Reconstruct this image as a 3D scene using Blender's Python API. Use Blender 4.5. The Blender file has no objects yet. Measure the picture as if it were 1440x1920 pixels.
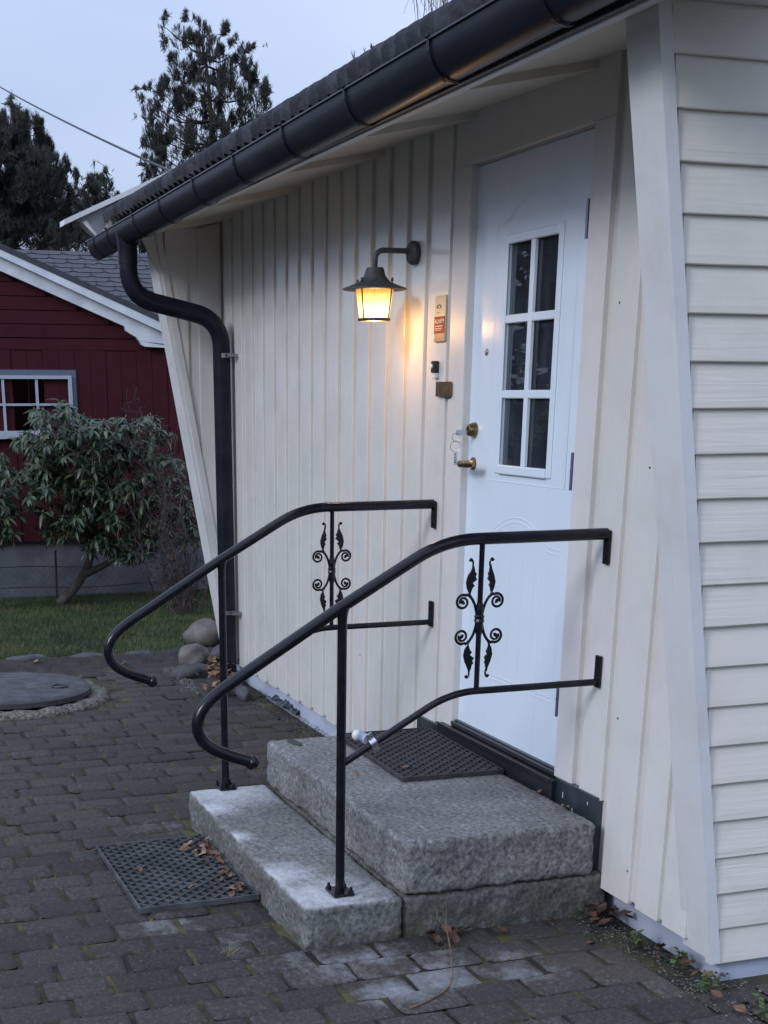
import bpy, bmesh, math, random
from mathutils import Vector, Matrix, noise
random.seed(7)
PI = math.pi
SC = bpy.context.scene
COL = SC.collection

# ------------------------------------------------------------------ camera
cam_d = bpy.data.cameras.new('camera'); cam = bpy.data.objects.new('camera', cam_d); COL.objects.link(cam)
RIGHT = Vector((0.321234, 0.947000, -0.000449)); UP = Vector((-0.318258, 0.108404, 0.941786)); FWD = Vector((-0.891920, 0.302390, -0.336214))
CAMP = Vector((4.58429, -2.39304, 1.66519))
M = Matrix((( RIGHT.x, UP.x, -FWD.x, CAMP.x), (RIGHT.y, UP.y, -FWD.y, CAMP.y), (RIGHT.z, UP.z, -FWD.z, CAMP.z), (0, 0, 0, 1)))
cam.matrix_world = M
cam_d.sensor_fit = 'VERTICAL'; cam_d.sensor_height = 24.0
cam_d.lens = 2602.62 / 1920 * 24.0
cam_d.shift_x = (720 - 562.69) / 1920 ; cam_d.shift_y = (1670.2 - 960) / 1920
cam_d.clip_start = 0.05; cam_d.clip_end = 2000
SC.camera = cam
SC.render.resolution_x = 768; SC.render.resolution_y = 1024

# ------------------------------------------------------------------ world, sun, exposure
W = bpy.data.worlds.new('World'); SC.world = W; W.use_nodes = True
nt = W.node_tree; nt.nodes.clear()
def N(nt, t, **k):
    n = nt.nodes.new(t)
    for a, v in k.items():
        if a.startswith('i_'): n.inputs[int(a[2:])].default_value = v
        else: setattr(n, a, v)
    return n
SUN_EL, SUN_AZ = math.radians(26), math.radians(156)
sky = N(nt, 'ShaderNodeTexSky', sky_type='NISHITA', sun_disc=False, sun_elevation=SUN_EL, sun_rotation=SUN_AZ)
tc = N(nt, 'ShaderNodeTexCoord'); mp = N(nt, 'ShaderNodeMapping'); mp.inputs['Scale'].default_value = (1, 1, 3.0)
nt.links.new(tc.outputs['Generated'], mp.inputs['Vector'])
ns = N(nt, 'ShaderNodeTexNoise'); ns.inputs['Scale'].default_value = 1.6; ns.inputs['Detail'].default_value = 5; ns.inputs['Roughness'].default_value = .45
nt.links.new(mp.outputs[0], ns.inputs['Vector'])
cr = N(nt, 'ShaderNodeValToRGB')
cr.color_ramp.elements[0].position = .32; cr.color_ramp.elements[0].color = (4.3, 5.3, 7.8, 1)
cr.color_ramp.elements[1].position = .68; cr.color_ramp.elements[1].color = (6.6, 7.5, 9.6, 1)
nt.links.new(ns.outputs['Fac'], cr.inputs['Fac'])
# overcast: brighter towards the evening sun and overhead, as overcast skies are
dt = N(nt, 'ShaderNodeVectorMath', operation='DOT_PRODUCT'); dt.inputs[1].default_value = (.5, -.866, 0); nt.links.new(tc.outputs['Generated'], dt.inputs[0])
mr = N(nt, 'ShaderNodeMapRange'); mr.inputs['From Min'].default_value = -.3; mr.inputs['From Max'].default_value = .8; mr.inputs['To Min'].default_value = 1.0; mr.inputs['To Max'].default_value = 1.25
nt.links.new(dt.outputs['Value'], mr.inputs['Value'])
sep = N(nt, 'ShaderNodeSeparateXYZ'); nt.links.new(tc.outputs['Generated'], sep.inputs[0])
mz = N(nt, 'ShaderNodeMapRange'); mz.inputs['To Min'].default_value = .82; mz.inputs['To Max'].default_value = 1.9; nt.links.new(sep.outputs['Z'], mz.inputs['Value'])
mm0 = N(nt, 'ShaderNodeMath', operation='MULTIPLY'); nt.links.new(mr.outputs[0], mm0.inputs[0]); nt.links.new(mz.outputs[0], mm0.inputs[1])
mulc = N(nt, 'ShaderNodeVectorMath', operation='SCALE'); nt.links.new(cr.outputs[0], mulc.inputs[0]); nt.links.new(mm0.outputs[0], mulc.inputs['Scale'])
mixw = N(nt, 'ShaderNodeMixRGB', blend_type='MIX'); mixw.inputs[0].default_value = .88
nt.links.new(sky.outputs[0], mixw.inputs[1]); nt.links.new(mulc.outputs[0], mixw.inputs[2])
bg = N(nt, 'ShaderNodeBackground'); bg.inputs['Strength'].default_value = .085
out = N(nt, 'ShaderNodeOutputWorld')
nt.links.new(mixw.outputs[0], bg.inputs['Color']); nt.links.new(bg.outputs[0], out.inputs['Surface'])
sl = bpy.data.lights.new('sun', 'SUN'); sl.energy = 1.08; sl.angle = math.radians(15); sl.color = (.93, .96, 1)
so = bpy.data.objects.new('sun', sl); COL.objects.link(so)
# direction towards the sun: low glow from the garden side
sd = Vector((math.sin(SUN_AZ) * math.cos(SUN_EL), math.cos(SUN_AZ) * math.cos(SUN_EL), math.sin(SUN_EL)))
so.rotation_euler = sd.to_track_quat('Z', 'Y').to_euler(); so.location = (0, -5, 10)
SC.view_settings.view_transform = 'Standard'; SC.view_settings.look = 'None'; SC.view_settings.exposure = .45; SC.view_settings.gamma = 1

# ------------------------------------------------------------------ helpers
def link(o, parent=None):
    COL.objects.link(o)
    if parent: o.parent = parent
    return o
def tag(o, label=None, cat=None, group=None, kind=None):
    if label: o['label'] = label
    if cat: o['category'] = cat
    if group: o['group'] = group
    if kind: o['kind'] = kind
    return o
def empty(name, loc, label, cat, group=None, rz=0):
    o = bpy.data.objects.new(name, None); o.location = loc; o.rotation_euler = (0, 0, rz); o.empty_display_size = .1
    COL.objects.link(o); return tag(o, label, cat, group)
class MB:
    def __init__(s): s.v = []; s.f = []; s.mi = []; s.cur = 0
    def add(s, vs, fs):
        b = len(s.v); s.v += [tuple(v) for v in vs]; s.f += [tuple(b + i for i in f) for f in fs]; s.mi += [s.cur] * len(fs); return s
    def box(s, x0, x1, y0, y1, z0, z1, b=0.0, m=None):
        if b <= 0:
            vs = [(x, y, z) for x in (x0, x1) for y in (y0, y1) for z in (z0, z1)]
            fs = [(0, 1, 3, 2), (4, 6, 7, 5), (0, 4, 5, 1), (2, 3, 7, 6), (0, 2, 6, 4), (1, 5, 7, 3)]
        else:
            vs = []; idx = {}
            for ix, x in enumerate((x0, x1)):
                for iy, y in enumerate((y0, y1)):
                    for iz, z in enumerate((z0, z1)):
                        sx, sy, sz = (1 if ix == 0 else -1), (1 if iy == 0 else -1), (1 if iz == 0 else -1)
                        idx[(ix, iy, iz, 'x')] = len(vs); vs.append((x, y + sy * b, z + sz * b))
                        idx[(ix, iy, iz, 'y')] = len(vs); vs.append((x + sx * b, y, z + sz * b))
                        idx[(ix, iy, iz, 'z')] = len(vs); vs.append((x + sx * b, y + sy * b, z))
            fs = []
            for i in (0, 1):
                fs.append([idx[(i, a, c, 'x')] for a, c in ((0, 0), (1, 0), (1, 1), (0, 1))])
                fs.append([idx[(a, i, c, 'y')] for a, c in ((0, 0), (1, 0), (1, 1), (0, 1))])
                fs.append([idx[(a, c, i, 'z')] for a, c in ((0, 0), (1, 0), (1, 1), (0, 1))])
            for i in (0, 1):
                for j in (0, 1):
                    fs.append([idx[(0, i, j, 'y')], idx[(1, i, j, 'y')], idx[(1, i, j, 'z')], idx[(0, i, j, 'z')]])
                    fs.append([idx[(i, 0, j, 'x')], idx[(i, 1, j, 'x')], idx[(i, 1, j, 'z')], idx[(i, 0, j, 'z')]])
                    fs.append([idx[(i, j, 0, 'x')], idx[(i, j, 1, 'x')], idx[(i, j, 1, 'y')], idx[(i, j, 0, 'y')]])
                    for k in (0, 1):
                        fs.append([idx[(i, j, k, 'x')], idx[(i, j, k, 'y')], idx[(i, j, k, 'z')]])
        if m is not None: vs = [m @ Vector(v) for v in vs]
        return s.add(vs, fs)
    def prism(s, poly, axis, a, b):
        """poly: 2D points in the other two axes (cyclic order), extruded along axis from a to b"""
        n = len(poly)
        def P(p, t):
            if axis == 'x': return (t, p[0], p[1])
            if axis == 'y': return (p[0], t, p[1])
            return (p[0], p[1], t)
        vs = [P(p, a) for p in poly] + [P(p, b) for p in poly]
        fs = [tuple(range(n)), tuple(range(2 * n - 1, n - 1, -1))] + [(i, (i + 1) % n, n + (i + 1) % n, n + i) for i in range(n)]
        return s.add(vs, fs)
    def tube(s, path, r, n=10, cap=True, flat=None):
        path = [Vector(p) for p in path]; L = len(path); rr = r if isinstance(r, (list, tuple)) else [r] * L
        t0 = (path[1] - path[0]).normalized(); up = Vector((0, 0, 1)) if abs(t0.z) < .9 else Vector((1, 0, 0))
        nn = (up - t0 * up.dot(t0)).normalized(); vs = []
        for i, p in enumerate(path):
            t = ((path[min(i + 1, L - 1)] - path[i]).normalized() + (path[i] - path[max(i - 1, 0)]).normalized())
            t = t.normalized() if t.length > 1e-9 else t0
            nn = (nn - t * nn.dot(t)); nn = nn.normalized() if nn.length > 1e-9 else t.orthogonal().normalized()
            bb = t.cross(nn)
            for k in range(n):
                a = 2 * PI * k / n; d = nn * math.cos(a) + bb * math.sin(a)
                q = d * rr[i]
                if flat: q = q - Vector(flat[0]) * (q.dot(Vector(flat[0])) * (1 - flat[1]))
                vs.append(p + q)
        fs = [(i * n + k, i * n + (k + 1) % n, (i + 1) * n + (k + 1) % n, (i + 1) * n + k) for i in range(L - 1) for k in range(n)]
        if cap: fs += [tuple(range(n - 1, -1, -1)), tuple(range((L - 1) * n, L * n))]
        return s.add(vs, fs)
    def lathe(s, prof, c=(0, 0, 0), n=24, axis='z', cap=True):
        vs = []
        for r, h in prof:
            for k in range(n):
                a = 2 * PI * k / n; x, y = r * math.cos(a), r * math.sin(a)
                if axis == 'z': v = (c[0] + x, c[1] + y, c[2] + h)
                elif axis == 'y': v = (c[0] + x, c[1] + h, c[2] + y)
                else: v = (c[0] + h, c[1] + x, c[2] + y)
                vs.append(v)
        L = len(prof)
        fs = [(i * n + k, i * n + (k + 1) % n, (i + 1) * n + (k + 1) % n, (i + 1) * n + k) for i in range(L - 1) for k in range(n)]
        if cap: fs += [tuple(range(n)), tuple(range((L - 1) * n, L * n))]
        return s.add(vs, fs)
    def build(s, name, mats, parent=None, smooth=False, recalc=True, sharp=None):
        me = bpy.data.meshes.new(name); me.from_pydata(s.v, [], s.f); me.update()
        mats = mats if isinstance(mats, (list, tuple)) else [mats]
        for m in mats: me.materials.append(m)
        if len(mats) > 1: me.polygons.foreach_set('material_index', s.mi)
        if recalc:
            bm = bmesh.new(); bm.from_mesh(me); bmesh.ops.recalc_face_normals(bm, faces=bm.faces); bm.to_mesh(me); bm.free()
        if smooth:
            me.polygons.foreach_set('use_smooth', [True] * len(me.polygons))
            if sharp is not None: me.set_sharp_from_angle(angle=math.radians(sharp))
        o = bpy.data.objects.new(name, me); return link(o, parent)
def roundpath(pts, rads, seg=6):
    """polyline with filleted corners"""
    pts = [Vector(p) for p in pts]; out = [pts[0]]
    for i in range(1, len(pts) - 1):
        a, b, c = pts[i - 1], pts[i], pts[i + 1]; r = rads[i - 1] if isinstance(rads, (list, tuple)) else rads
        d1 = (a - b).normalized(); d2 = (c - b).normalized(); r = min(r, (a - b).length * .49, (c - b).length * .49)
        p0 = b + d1 * r; p2 = b + d2 * r
        for k in range(seg + 1):
            t = k / seg; out.append(p0 * (1 - t) ** 2 + b * 2 * t * (1 - t) + p2 * t * t)
    out.append(pts[-1]); return out
def crom(pts, seg=5):
    pts = [Vector(p) for p in pts]; P = [pts[0] * 2 - pts[1]] + pts + [pts[-1] * 2 - pts[-2]]; o = []
    for i in range(1, len(P) - 2):
        for k in range(seg):
            t = k / seg; a, b, c, d = P[i - 1], P[i], P[i + 1], P[i + 2]
            o.append(.5 * ((2 * b) + (c - a) * t + (2 * a - 5 * b + 4 * c - d) * t * t + (3 * b - a - 3 * c + d) * t ** 3))
    o.append(pts[-1]); return o

# ------------------------------------------------------------------ materials
def mat(name, col=(.5, .5, .5), rough=.5, metal=0.0, spec=None, coat=0):
    m = bpy.data.materials.new(name); m.use_nodes = True
    b = m.node_tree.nodes['Principled BSDF']
    b.inputs['Base Color'].default_value = (*col, 1); b.inputs['Roughness'].default_value = rough; b.inputs['Metallic'].default_value = metal
    if spec is not None: b.inputs['Specular IOR Level'].default_value = spec
    if coat: b.inputs['Coat Weight'].default_value = coat; b.inputs['Coat Roughness'].default_value = .08
    return m
def noisy(m, cols, scale=5, vec=(1, 1, 1), detail=6, rough=.55, pos=(.35, .65), coord='Object', bump=0, bscale=None, bvec=None, bdist=.01, bdetail=4):
    """colour from noise between cols, optional bump from a second noise"""
    t = m.node_tree; b = t.nodes['Principled BSDF']
    c = N(t, 'ShaderNodeTexCoord'); mpn = N(t, 'ShaderNodeMapping'); mpn.inputs['Scale'].default_value = vec
    t.links.new(c.outputs[coord], mpn.inputs[0])
    n = N(t, 'ShaderNodeTexNoise'); n.inputs['Scale'].default_value = scale; n.inputs['Detail'].default_value = detail; n.inputs['Roughness'].default_value = rough
    t.links.new(mpn.outputs[0], n.inputs['Vector'])
    r = N(t, 'ShaderNodeValToRGB'); el = r.color_ramp.elements
    el[0].position = pos[0]; el[0].color = (*cols[0], 1); el[1].position = pos[1]; el[1].color = (*cols[-1], 1)
    for i, cc in enumerate(cols[1:-1]):
        e = el.new(pos[0] + (pos[1] - pos[0]) * (i + 1) / (len(cols) - 1)); e.color = (*cc, 1)
    t.links.new(n.outputs['Fac'], r.inputs[0]); t.links.new(r.outputs[0], b.inputs['Base Color'])
    if bump:
        m2 = N(t, 'ShaderNodeMapping'); m2.inputs['Scale'].default_value = bvec or vec; t.links.new(c.outputs[coord], m2.inputs[0])
        n2 = N(t, 'ShaderNodeTexNoise'); n2.inputs['Scale'].default_value = bscale or scale; n2.inputs['Detail'].default_value = bdetail; n2.inputs['Roughness'].default_value = .6
        t.links.new(m2.outputs[0], n2.inputs['Vector'])
        bp = N(t, 'ShaderNodeBump'); bp.inputs['Strength'].default_value = bump; bp.inputs['Distance'].default_value = bdist
        t.links.new(n2.outputs['Fac'], bp.inputs['Height']); t.links.new(bp.outputs[0], b.inputs['Normal'])
    return m, r, n
def simple_noise(name, cols, rough=.5, metal=0, **k):
    m = mat(name, cols[0], rough, metal); noisy(m, cols, **k); return m

def painted_wood(name, base, grain, rough=.32, bump=.35, dirt=None):
    """grain: mapping scale, small along the grain"""
    m = mat(name, base, rough); t = m.node_tree; b = t.nodes['Principled BSDF']
    c = N(t, 'ShaderNodeTexCoord'); mg = N(t, 'ShaderNodeMapping'); mg.inputs['Scale'].default_value = grain; t.links.new(c.outputs['Object'], mg.inputs[0])
    g = N(t, 'ShaderNodeTexNoise'); g.inputs['Scale'].default_value = 1; g.inputs['Detail'].default_value = 5; g.inputs['Distortion'].default_value = .6; t.links.new(mg.outputs[0], g.inputs['Vector'])
    big = N(t, 'ShaderNodeTexNoise'); big.inputs['Scale'].default_value = 1.7; big.inputs['Detail'].default_value = 4; t.links.new(c.outputs['Object'], big.inputs['Vector'])
    # where the grain shows through the paint
    msk = N(t, 'ShaderNodeMapRange'); msk.inputs['From Min'].default_value = .42; msk.inputs['From Max'].default_value = .68; t.links.new(big.outputs['Fac'], msk.inputs['Value'])
    ml = N(t, 'ShaderNodeMath', operation='MULTIPLY'); t.links.new(g.outputs['Fac'], ml.inputs[0])
    ad = N(t, 'ShaderNodeMath', operation='MULTIPLY_ADD'); ad.inputs[1].default_value = .8; ad.inputs[2].default_value = .2; t.links.new(msk.outputs[0], ad.inputs[0]); t.links.new(ad.outputs[0], ml.inputs[1])
    bp = N(t, 'ShaderNodeBump'); bp.inputs['Strength'].default_value = bump; bp.inputs['Distance'].default_value = .006; t.links.new(ml.outputs[0], bp.inputs['Height']); t.links.new(bp.outputs[0], b.inputs['Normal'])
    r = N(t, 'ShaderNodeValToRGB'); el = r.color_ramp.elements
    d = dirt or tuple(x * .9 for x in base)
    el[0].position = .3; el[0].color = (*d, 1); el[1].position = .55; el[1].color = (*base, 1)
    n3 = N(t, 'ShaderNodeTexNoise'); n3.inputs['Scale'].default_value = 3.5; n3.inputs['Detail'].default_value = 8; n3.inputs['Roughness'].default_value = .7; t.links.new(c.outputs['Object'], n3.inputs['Vector'])
    t.links.new(n3.outputs['Fac'], r.inputs[0]); t.links.new(r.outputs[0], b.inputs['Base Color'])
    rr = N(t, 'ShaderNodeMapRange'); rr.inputs['To Min'].default_value = rough - .08; rr.inputs['To Max'].default_value = rough + .14; t.links.new(n3.outputs['Fac'], rr.inputs['Value']); t.links.new(rr.outputs[0], b.inputs['Roughness'])
    return m
CREAM = (.665, .655, .635)
m_wall = painted_wood('cream_paint_vertical', CREAM, (60, 60, 2.2), .2, .22)
m_wall.node_tree.nodes['Principled BSDF'].inputs['Coat Weight'].default_value = .5; m_wall.node_tree.nodes['Principled BSDF'].inputs['Coat Roughness'].default_value = .16
m_clap = painted_wood('cream_paint_horizontal', (.685, .655, .595), (60, 2.2, 60), .42, .5)
m_trim = painted_wood('pale_trim_paint', (.64, .65, .655), (40, 40, 2), .3, .35, dirt=(.56, .56, .55))
m_case = painted_wood('casing_paint', (.64, .62, .61), (50, 50, 2), .42, .2)
m_soff = painted_wood('soffit_paint', (.62, .57, .5), (8, 8, 8), .5, .1)
m_door = painted_wood('door_paint', (.68, .755, .85), (9, 9, 9), .18, .05, dirt=(.66, .735, .83))
m_gut = mat('gutter_enamel', (.007, .009, .020), .34, spec=.2)
noisy(m_gut, [(.006, .008, .018), (.014, .016, .026)], scale=6, vec=(.4, 1, 2.5), detail=8, bump=.08, bscale=30, bdist=.003); 
m_pipe = m_gut
m_fascia = mat('fascia_dark', (.03, .032, .042), .5)
m_plinth = simple_noise('plinth_render', [(.33, .37, .48), (.45, .49, .60)], .75, scale=4, detail=7, bump=.25, bscale=60, bdist=.004)
m_flash = mat('flashing_metal', (.05, .065, .085), .35, .6)
noisy(m_flash, [(.035, .05, .07), (.09, .115, .13)], scale=7, vec=(1, 1, .5), pos=(.35, .7))
m_thr = mat('threshold_black', (.012, .013, .018), .4)
m_sill = mat('door_sill_grey', (.05, .055, .065), .35, .5)
m_brass = simple_noise('aged_brass', [(.25, .18, .09), (.42, .32, .16)], .28, 1, scale=30)
m_plate = simple_noise('name_plate_metal', [(.30, .17, .09), (.42, .25, .13)], .3, 1, scale=40)
m_steel = mat('steel', (.55, .57, .6), .28, 1)
m_dsteel = mat('dull_steel', (.30, .32, .35), .35, 1)
m_black = simple_noise('black_rail_enamel', [(.004, .005, .008), (.009, .010, .016)], .2, 0, scale=25, bump=.15, bscale=90, bdist=.002)
m_black.node_tree.nodes['Principled BSDF'].inputs['Specular IOR Level'].default_value = .32
m_iron = simple_noise('lamp_iron', [(.035, .037, .045), (.07, .07, .08)], .55, 0, scale=60, bump=.3, bscale=120, bdist=.002)
m_blackp = mat('black_plastic', (.01, .011, .014), .3)
m_white = mat('white_plastic', (.75, .75, .72), .4)
m_rubber = simple_noise('rubber', [(.018, .02, .025), (.04, .042, .048)], .6, 0, scale=18)
m_mat2 = simple_noise('dusty_rubber', [(.035, .038, .046), (.085, .09, .1)], .7, 0, scale=9)
m_leaf = simple_noise('dry_leaf', [(.07, .038, .025), (.17, .09, .055), (.30, .19, .13)], .7, 0, scale=14, coord='Object')
m_green = simple_noise('weed_green', [(.035, .07, .02), (.10, .16, .04)], .6, 0, scale=30)

def glassmat(name, col, rough=0.0, tint=(.9, .93, .95)):
    m = bpy.data.materials.new(name); m.use_nodes = True; t = m.node_tree; t.nodes.clear()
    o = N(t, 'ShaderNodeOutputMaterial'); mx = N(t, 'ShaderNodeMixShader'); tr = N(t, 'ShaderNodeBsdfTransparent'); g = N(t, 'ShaderNodeBsdfGlossy'); fr = N(t, 'ShaderNodeFresnel'); fr.inputs[0].default_value = 1.52
    tr.inputs[0].default_value = (*tint, 1); g.inputs['Roughness'].default_value = rough; g.inputs['Color'].default_value = (*col, 1)
    t.links.new(fr.outputs[0], mx.inputs[0]); t.links.new(tr.outputs[0], mx.inputs[1]); t.links.new(g.outputs[0], mx.inputs[2]); df = N(t, 'ShaderNodeBsdfDiffuse'); df.inputs[0].default_value = (.20, .23, .30, 1); m2_ = N(t, 'ShaderNodeMixShader')
    cc = N(t, 'ShaderNodeTexCoord'); dn = N(t, 'ShaderNodeTexNoise'); dn.inputs['Scale'].default_value = 6; dn.inputs['Detail'].default_value = 7; dmp = N(t, 'ShaderNodeMapping'); dmp.inputs['Scale'].default_value = (4, 1, .8); t.links.new(cc.outputs['Object'], dmp.inputs[0]); t.links.new(dmp.outputs[0], dn.inputs['Vector'])
    dr = N(t, 'ShaderNodeMapRange'); dr.inputs['From Min'].default_value = .35; dr.inputs['From Max'].default_value = .7; dr.inputs['To Min'].default_value = .035; dr.inputs['To Max'].default_value = .13; t.links.new(dn.outputs['Fac'], dr.inputs['Value']); t.links.new(dr.outputs[0], m2_.inputs[0])  # streaky grey diffuse in the pane stands in for its soft reflections
    t.links.new(mx.outputs[0], m2_.inputs[1]); t.links.new(df.outputs[0], m2_.inputs[2]); t.links.new(m2_.outputs[0], o.inputs[0]); return m
m_glass = glassmat('window_glass', (1, 1, 1), 0.005, (.55, .6, .62))
m_dark = mat('dark_interior', (.06, .06, .07), .9)
m_curtain = simple_noise('curtain', [(.06, .065, .07), (.14, .145, .16)], .9, 0, scale=5, vec=(25, 25, .5))

def granite(name, base, salt=None, rough_side=True):
    m = mat(name, base, .72); t = m.node_tree; b = t.nodes['Principled BSDF']
    c = N(t, 'ShaderNodeTexCoord')
    v = N(t, 'ShaderNodeTexNoise'); v.inputs['Scale'].default_value = 62; v.inputs['Detail'].default_value = 4; v.inputs['Roughness'].default_value = .7; t.links.new(c.outputs['Object'], v.inputs['Vector'])
    r = N(t, 'ShaderNodeValToRGB'); el = r.color_ramp.elements; el[0].position = .34; el[0].color = (base[0] * .35, base[1] * .35, base[2] * .37, 1); el[1].position = .68; el[1].color = (base[0] * 1.75, base[1] * 1.72, base[2] * 1.65, 1)
    e = el.new(.46); e.color = (base[0] * .8, base[1] * .8, base[2] * .82, 1); e = el.new(.56); e.color = (base[0] * 1.15, base[1] * 1.13, base[2] * 1.1, 1)
    t.links.new(v.outputs['Fac'], r.inputs[0])
    b2 = N(t, 'ShaderNodeTexNoise'); b2.inputs['Scale'].default_value = 4.5; b2.inputs['Detail'].default_value = 7; t.links.new(c.outputs['Object'], b2.inputs['Vector'])
    mm = N(t, 'ShaderNodeMapRange'); mm.inputs['From Min'].default_value = .3; mm.inputs['From Max'].default_value = .7; mm.inputs['To Min'].default_value = .72; mm.inputs['To Max'].default_value = 1.22; t.links.new(b2.outputs['Fac'], mm.inputs['Value'])
    mu = N(t, 'ShaderNodeVectorMath', operation='SCALE'); t.links.new(r.outputs[0], mu.inputs[0]); t.links.new(mm.outputs[0], mu.inputs['Scale'])
    colout = mu.outputs[0]
    # greenish grime near the ground and in patches
    sx = N(t, 'ShaderNodeSeparateXYZ'); t.links.new(c.outputs['Object'], sx.inputs[0])
    gz = N(t, 'ShaderNodeMapRange'); gz.inputs['From Min'].default_value = .22; gz.inputs['From Max'].default_value = 0.0; gz.inputs['To Max'].default_value = .9; t.links.new(sx.outputs['Z'], gz.inputs['Value'])
    g3 = N(t, 'ShaderNodeTexNoise'); g3.inputs['Scale'].default_value = 9; g3.inputs['Detail'].default_value = 6; t.links.new(c.outputs['Object'], g3.inputs['Vector'])
    gg = N(t, 'ShaderNodeMapRange'); gg.inputs['From Min'].default_value = .34; gg.inputs['From Max'].default_value = .62; t.links.new(g3.outputs['Fac'], gg.inputs['Value'])
    gm = N(t, 'ShaderNodeMath', operation='MULTIPLY'); t.links.new(gz.outputs[0], gm.inputs[0]); t.links.new(gg.outputs[0], gm.inputs[1])
    mx = N(t, 'ShaderNodeMixRGB'); mx.inputs[2].default_value = (.055, .06, .035, 1); t.links.new(gm.outputs[0], mx.inputs[0]); t.links.new(colout, mx.inputs[1]); colout = mx.outputs[0]
    if salt:
        acc = None
        for (sxx, syy, rad) in salt:
            dd = N(t, 'ShaderNodeVectorMath', operation='DISTANCE'); dd.inputs[1].default_value = (sxx, syy, .139); t.links.new(c.outputs['Object'], dd.inputs[0])
            q = N(t, 'ShaderNodeMapRange'); q.inputs['From Min'].default_value = rad; q.inputs['From Max'].default_value = rad * .15; t.links.new(dd.outputs['Value'], q.inputs['Value'])
            if acc is None: acc = q.outputs[0]
            else:
                mxx = N(t, 'ShaderNodeMath', operation='MAXIMUM'); t.links.new(acc, mxx.inputs[0]); t.links.new(q.outputs[0], mxx.inputs[1]); acc = mxx.outputs[0]
        sn = N(t, 'ShaderNodeTexNoise'); sn.inputs['Scale'].default_value = 30; sn.inputs['Detail'].default_value = 9; sn.inputs['Roughness'].default_value = .75; t.links.new(c.outputs['Object'], sn.inputs['Vector'])
        s1 = N(t, 'ShaderNodeMath', operation='MULTIPLY_ADD'); s1.inputs[1].default_value = .75; t.links.new(acc, s1.inputs[0]); t.links.new(sn.outputs['Fac'], s1.inputs[2])
        s2 = N(t, 'ShaderNodeMapRange'); s2.inputs['From Min'].default_value = .74; s2.inputs['From Max'].default_value = 1.38; s2.inputs['To Max'].default_value = .74; t.links.new(s1.outputs[0], s2.inputs['Value'])
        geo = N(t, 'ShaderNodeNewGeometry'); sn2 = N(t, 'ShaderNodeSeparateXYZ'); t.links.new(geo.outputs['Normal'], sn2.inputs[0])
        up = N(t, 'ShaderNodeMapRange'); up.inputs['From Min'].default_value = .5; up.inputs['From Max'].default_value = .9; t.links.new(sn2.outputs['Z'], up.inputs['Value'])
        s3 = N(t, 'ShaderNodeMath', operation='MULTIPLY'); t.links.new(s2.outputs[0], s3.inputs[0]); t.links.new(up.outputs[0], s3.inputs[1])
        mx2 = N(t, 'ShaderNodeMixRGB'); mx2.inputs[2].default_value = (.62, .65, .68, 1); t.links.new(s3.outputs[0], mx2.inputs[0]); t.links.new(colout, mx2.inputs[1]); colout = mx2.outputs[0]
    t.links.new(colout, b.inputs['Base Color'])
    bp = N(t, 'ShaderNodeBump'); bp.inputs['Strength'].default_value = .7; bp.inputs['Distance'].default_value = .006
    nb = N(t, 'ShaderNodeTexNoise'); nb.inputs['Scale'].default_value = 70; nb.inputs['Detail'].default_value = 5; t.links.new(c.outputs['Object'], nb.inputs['Vector'])
    t.links.new(nb.outputs['Fac'], bp.inputs['Height']); t.links.new(bp.outputs[0], b.inputs['Normal'])
    return m

# ================================================================== SETTING
# ground sheet to the horizon
def ground_z(x, y):
    if x > -4.6: return -.03
    return -.03 - .16 * min(1, (-4.6 - x) / 4.4)
g = MB(); xs = [-500, -120, -60, -30, -20, -15, -12, -9, -8, -7, -6, -5, -4.6, 0, 6, 12, 30, 100, 500]; ys = [-500, -100, -30, -12, -6, -3, 0, 3, 8, 20, 60, 200, 500]
g.add([(x, y, ground_z(x, y)) for x in xs for y in ys], [(i * len(ys) + j, (i + 1) * len(ys) + j, (i + 1) * len(ys) + j + 1, i * len(ys) + j + 1) for i in range(len(xs) - 1) for j in range(len(ys) - 1)])
m_ground = simple_noise('ground_soil', [(.018, .02, .012), (.035, .035, .022), (.05, .06, .02)], .95, 0, scale=3, detail=9, bump=.5, bscale=40, bdist=.01)
tag(g.build('ground', m_ground, smooth=True), kind='structure')

# joint bed under the pavers
def fbm(x, y, z, s, o=3):
    return noise.fractal(Vector((x * s, y * s, z * s)), 1.0, 2.0, o)
m_bed = simple_noise('joint_sand_moss', [(.010, .010, .008), (.032, .030, .013), (.085, .075, .022)], .95, 0, scale=6, detail=9, pos=(.4, .66), bump=.8, bscale=80, bdist=.008)
g = MB(); nx, ny = 110, 70; X0, X1, Y0, Y1 = -4.25, 4.4, -5.2, -.02
vs = []
for i in range(nx + 1):
    for j in range(ny + 1):
        x = X0 + (X1 - X0) * i / nx; y = Y0 + (Y1 - Y0) * j / ny
        vs.append((x, y, -.0055 + .0065 * noise.noise(Vector((x * 9, y * 9, 3)))))
g.add(vs, [(i * (ny + 1) + j, (i + 1) * (ny + 1) + j, (i + 1) * (ny + 1) + j + 1, i * (ny + 1) + j + 1) for i in range(nx) for j in range(ny)])
g.add([(1.42, -.03, -.008), (4.4, -.03, -.008), (4.4, 2, -.012), (1.42, 2, -.012)], [(0, 1, 2, 3)])
tag(g.build('joint_bed', m_bed, smooth=True), kind='structure')

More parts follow.
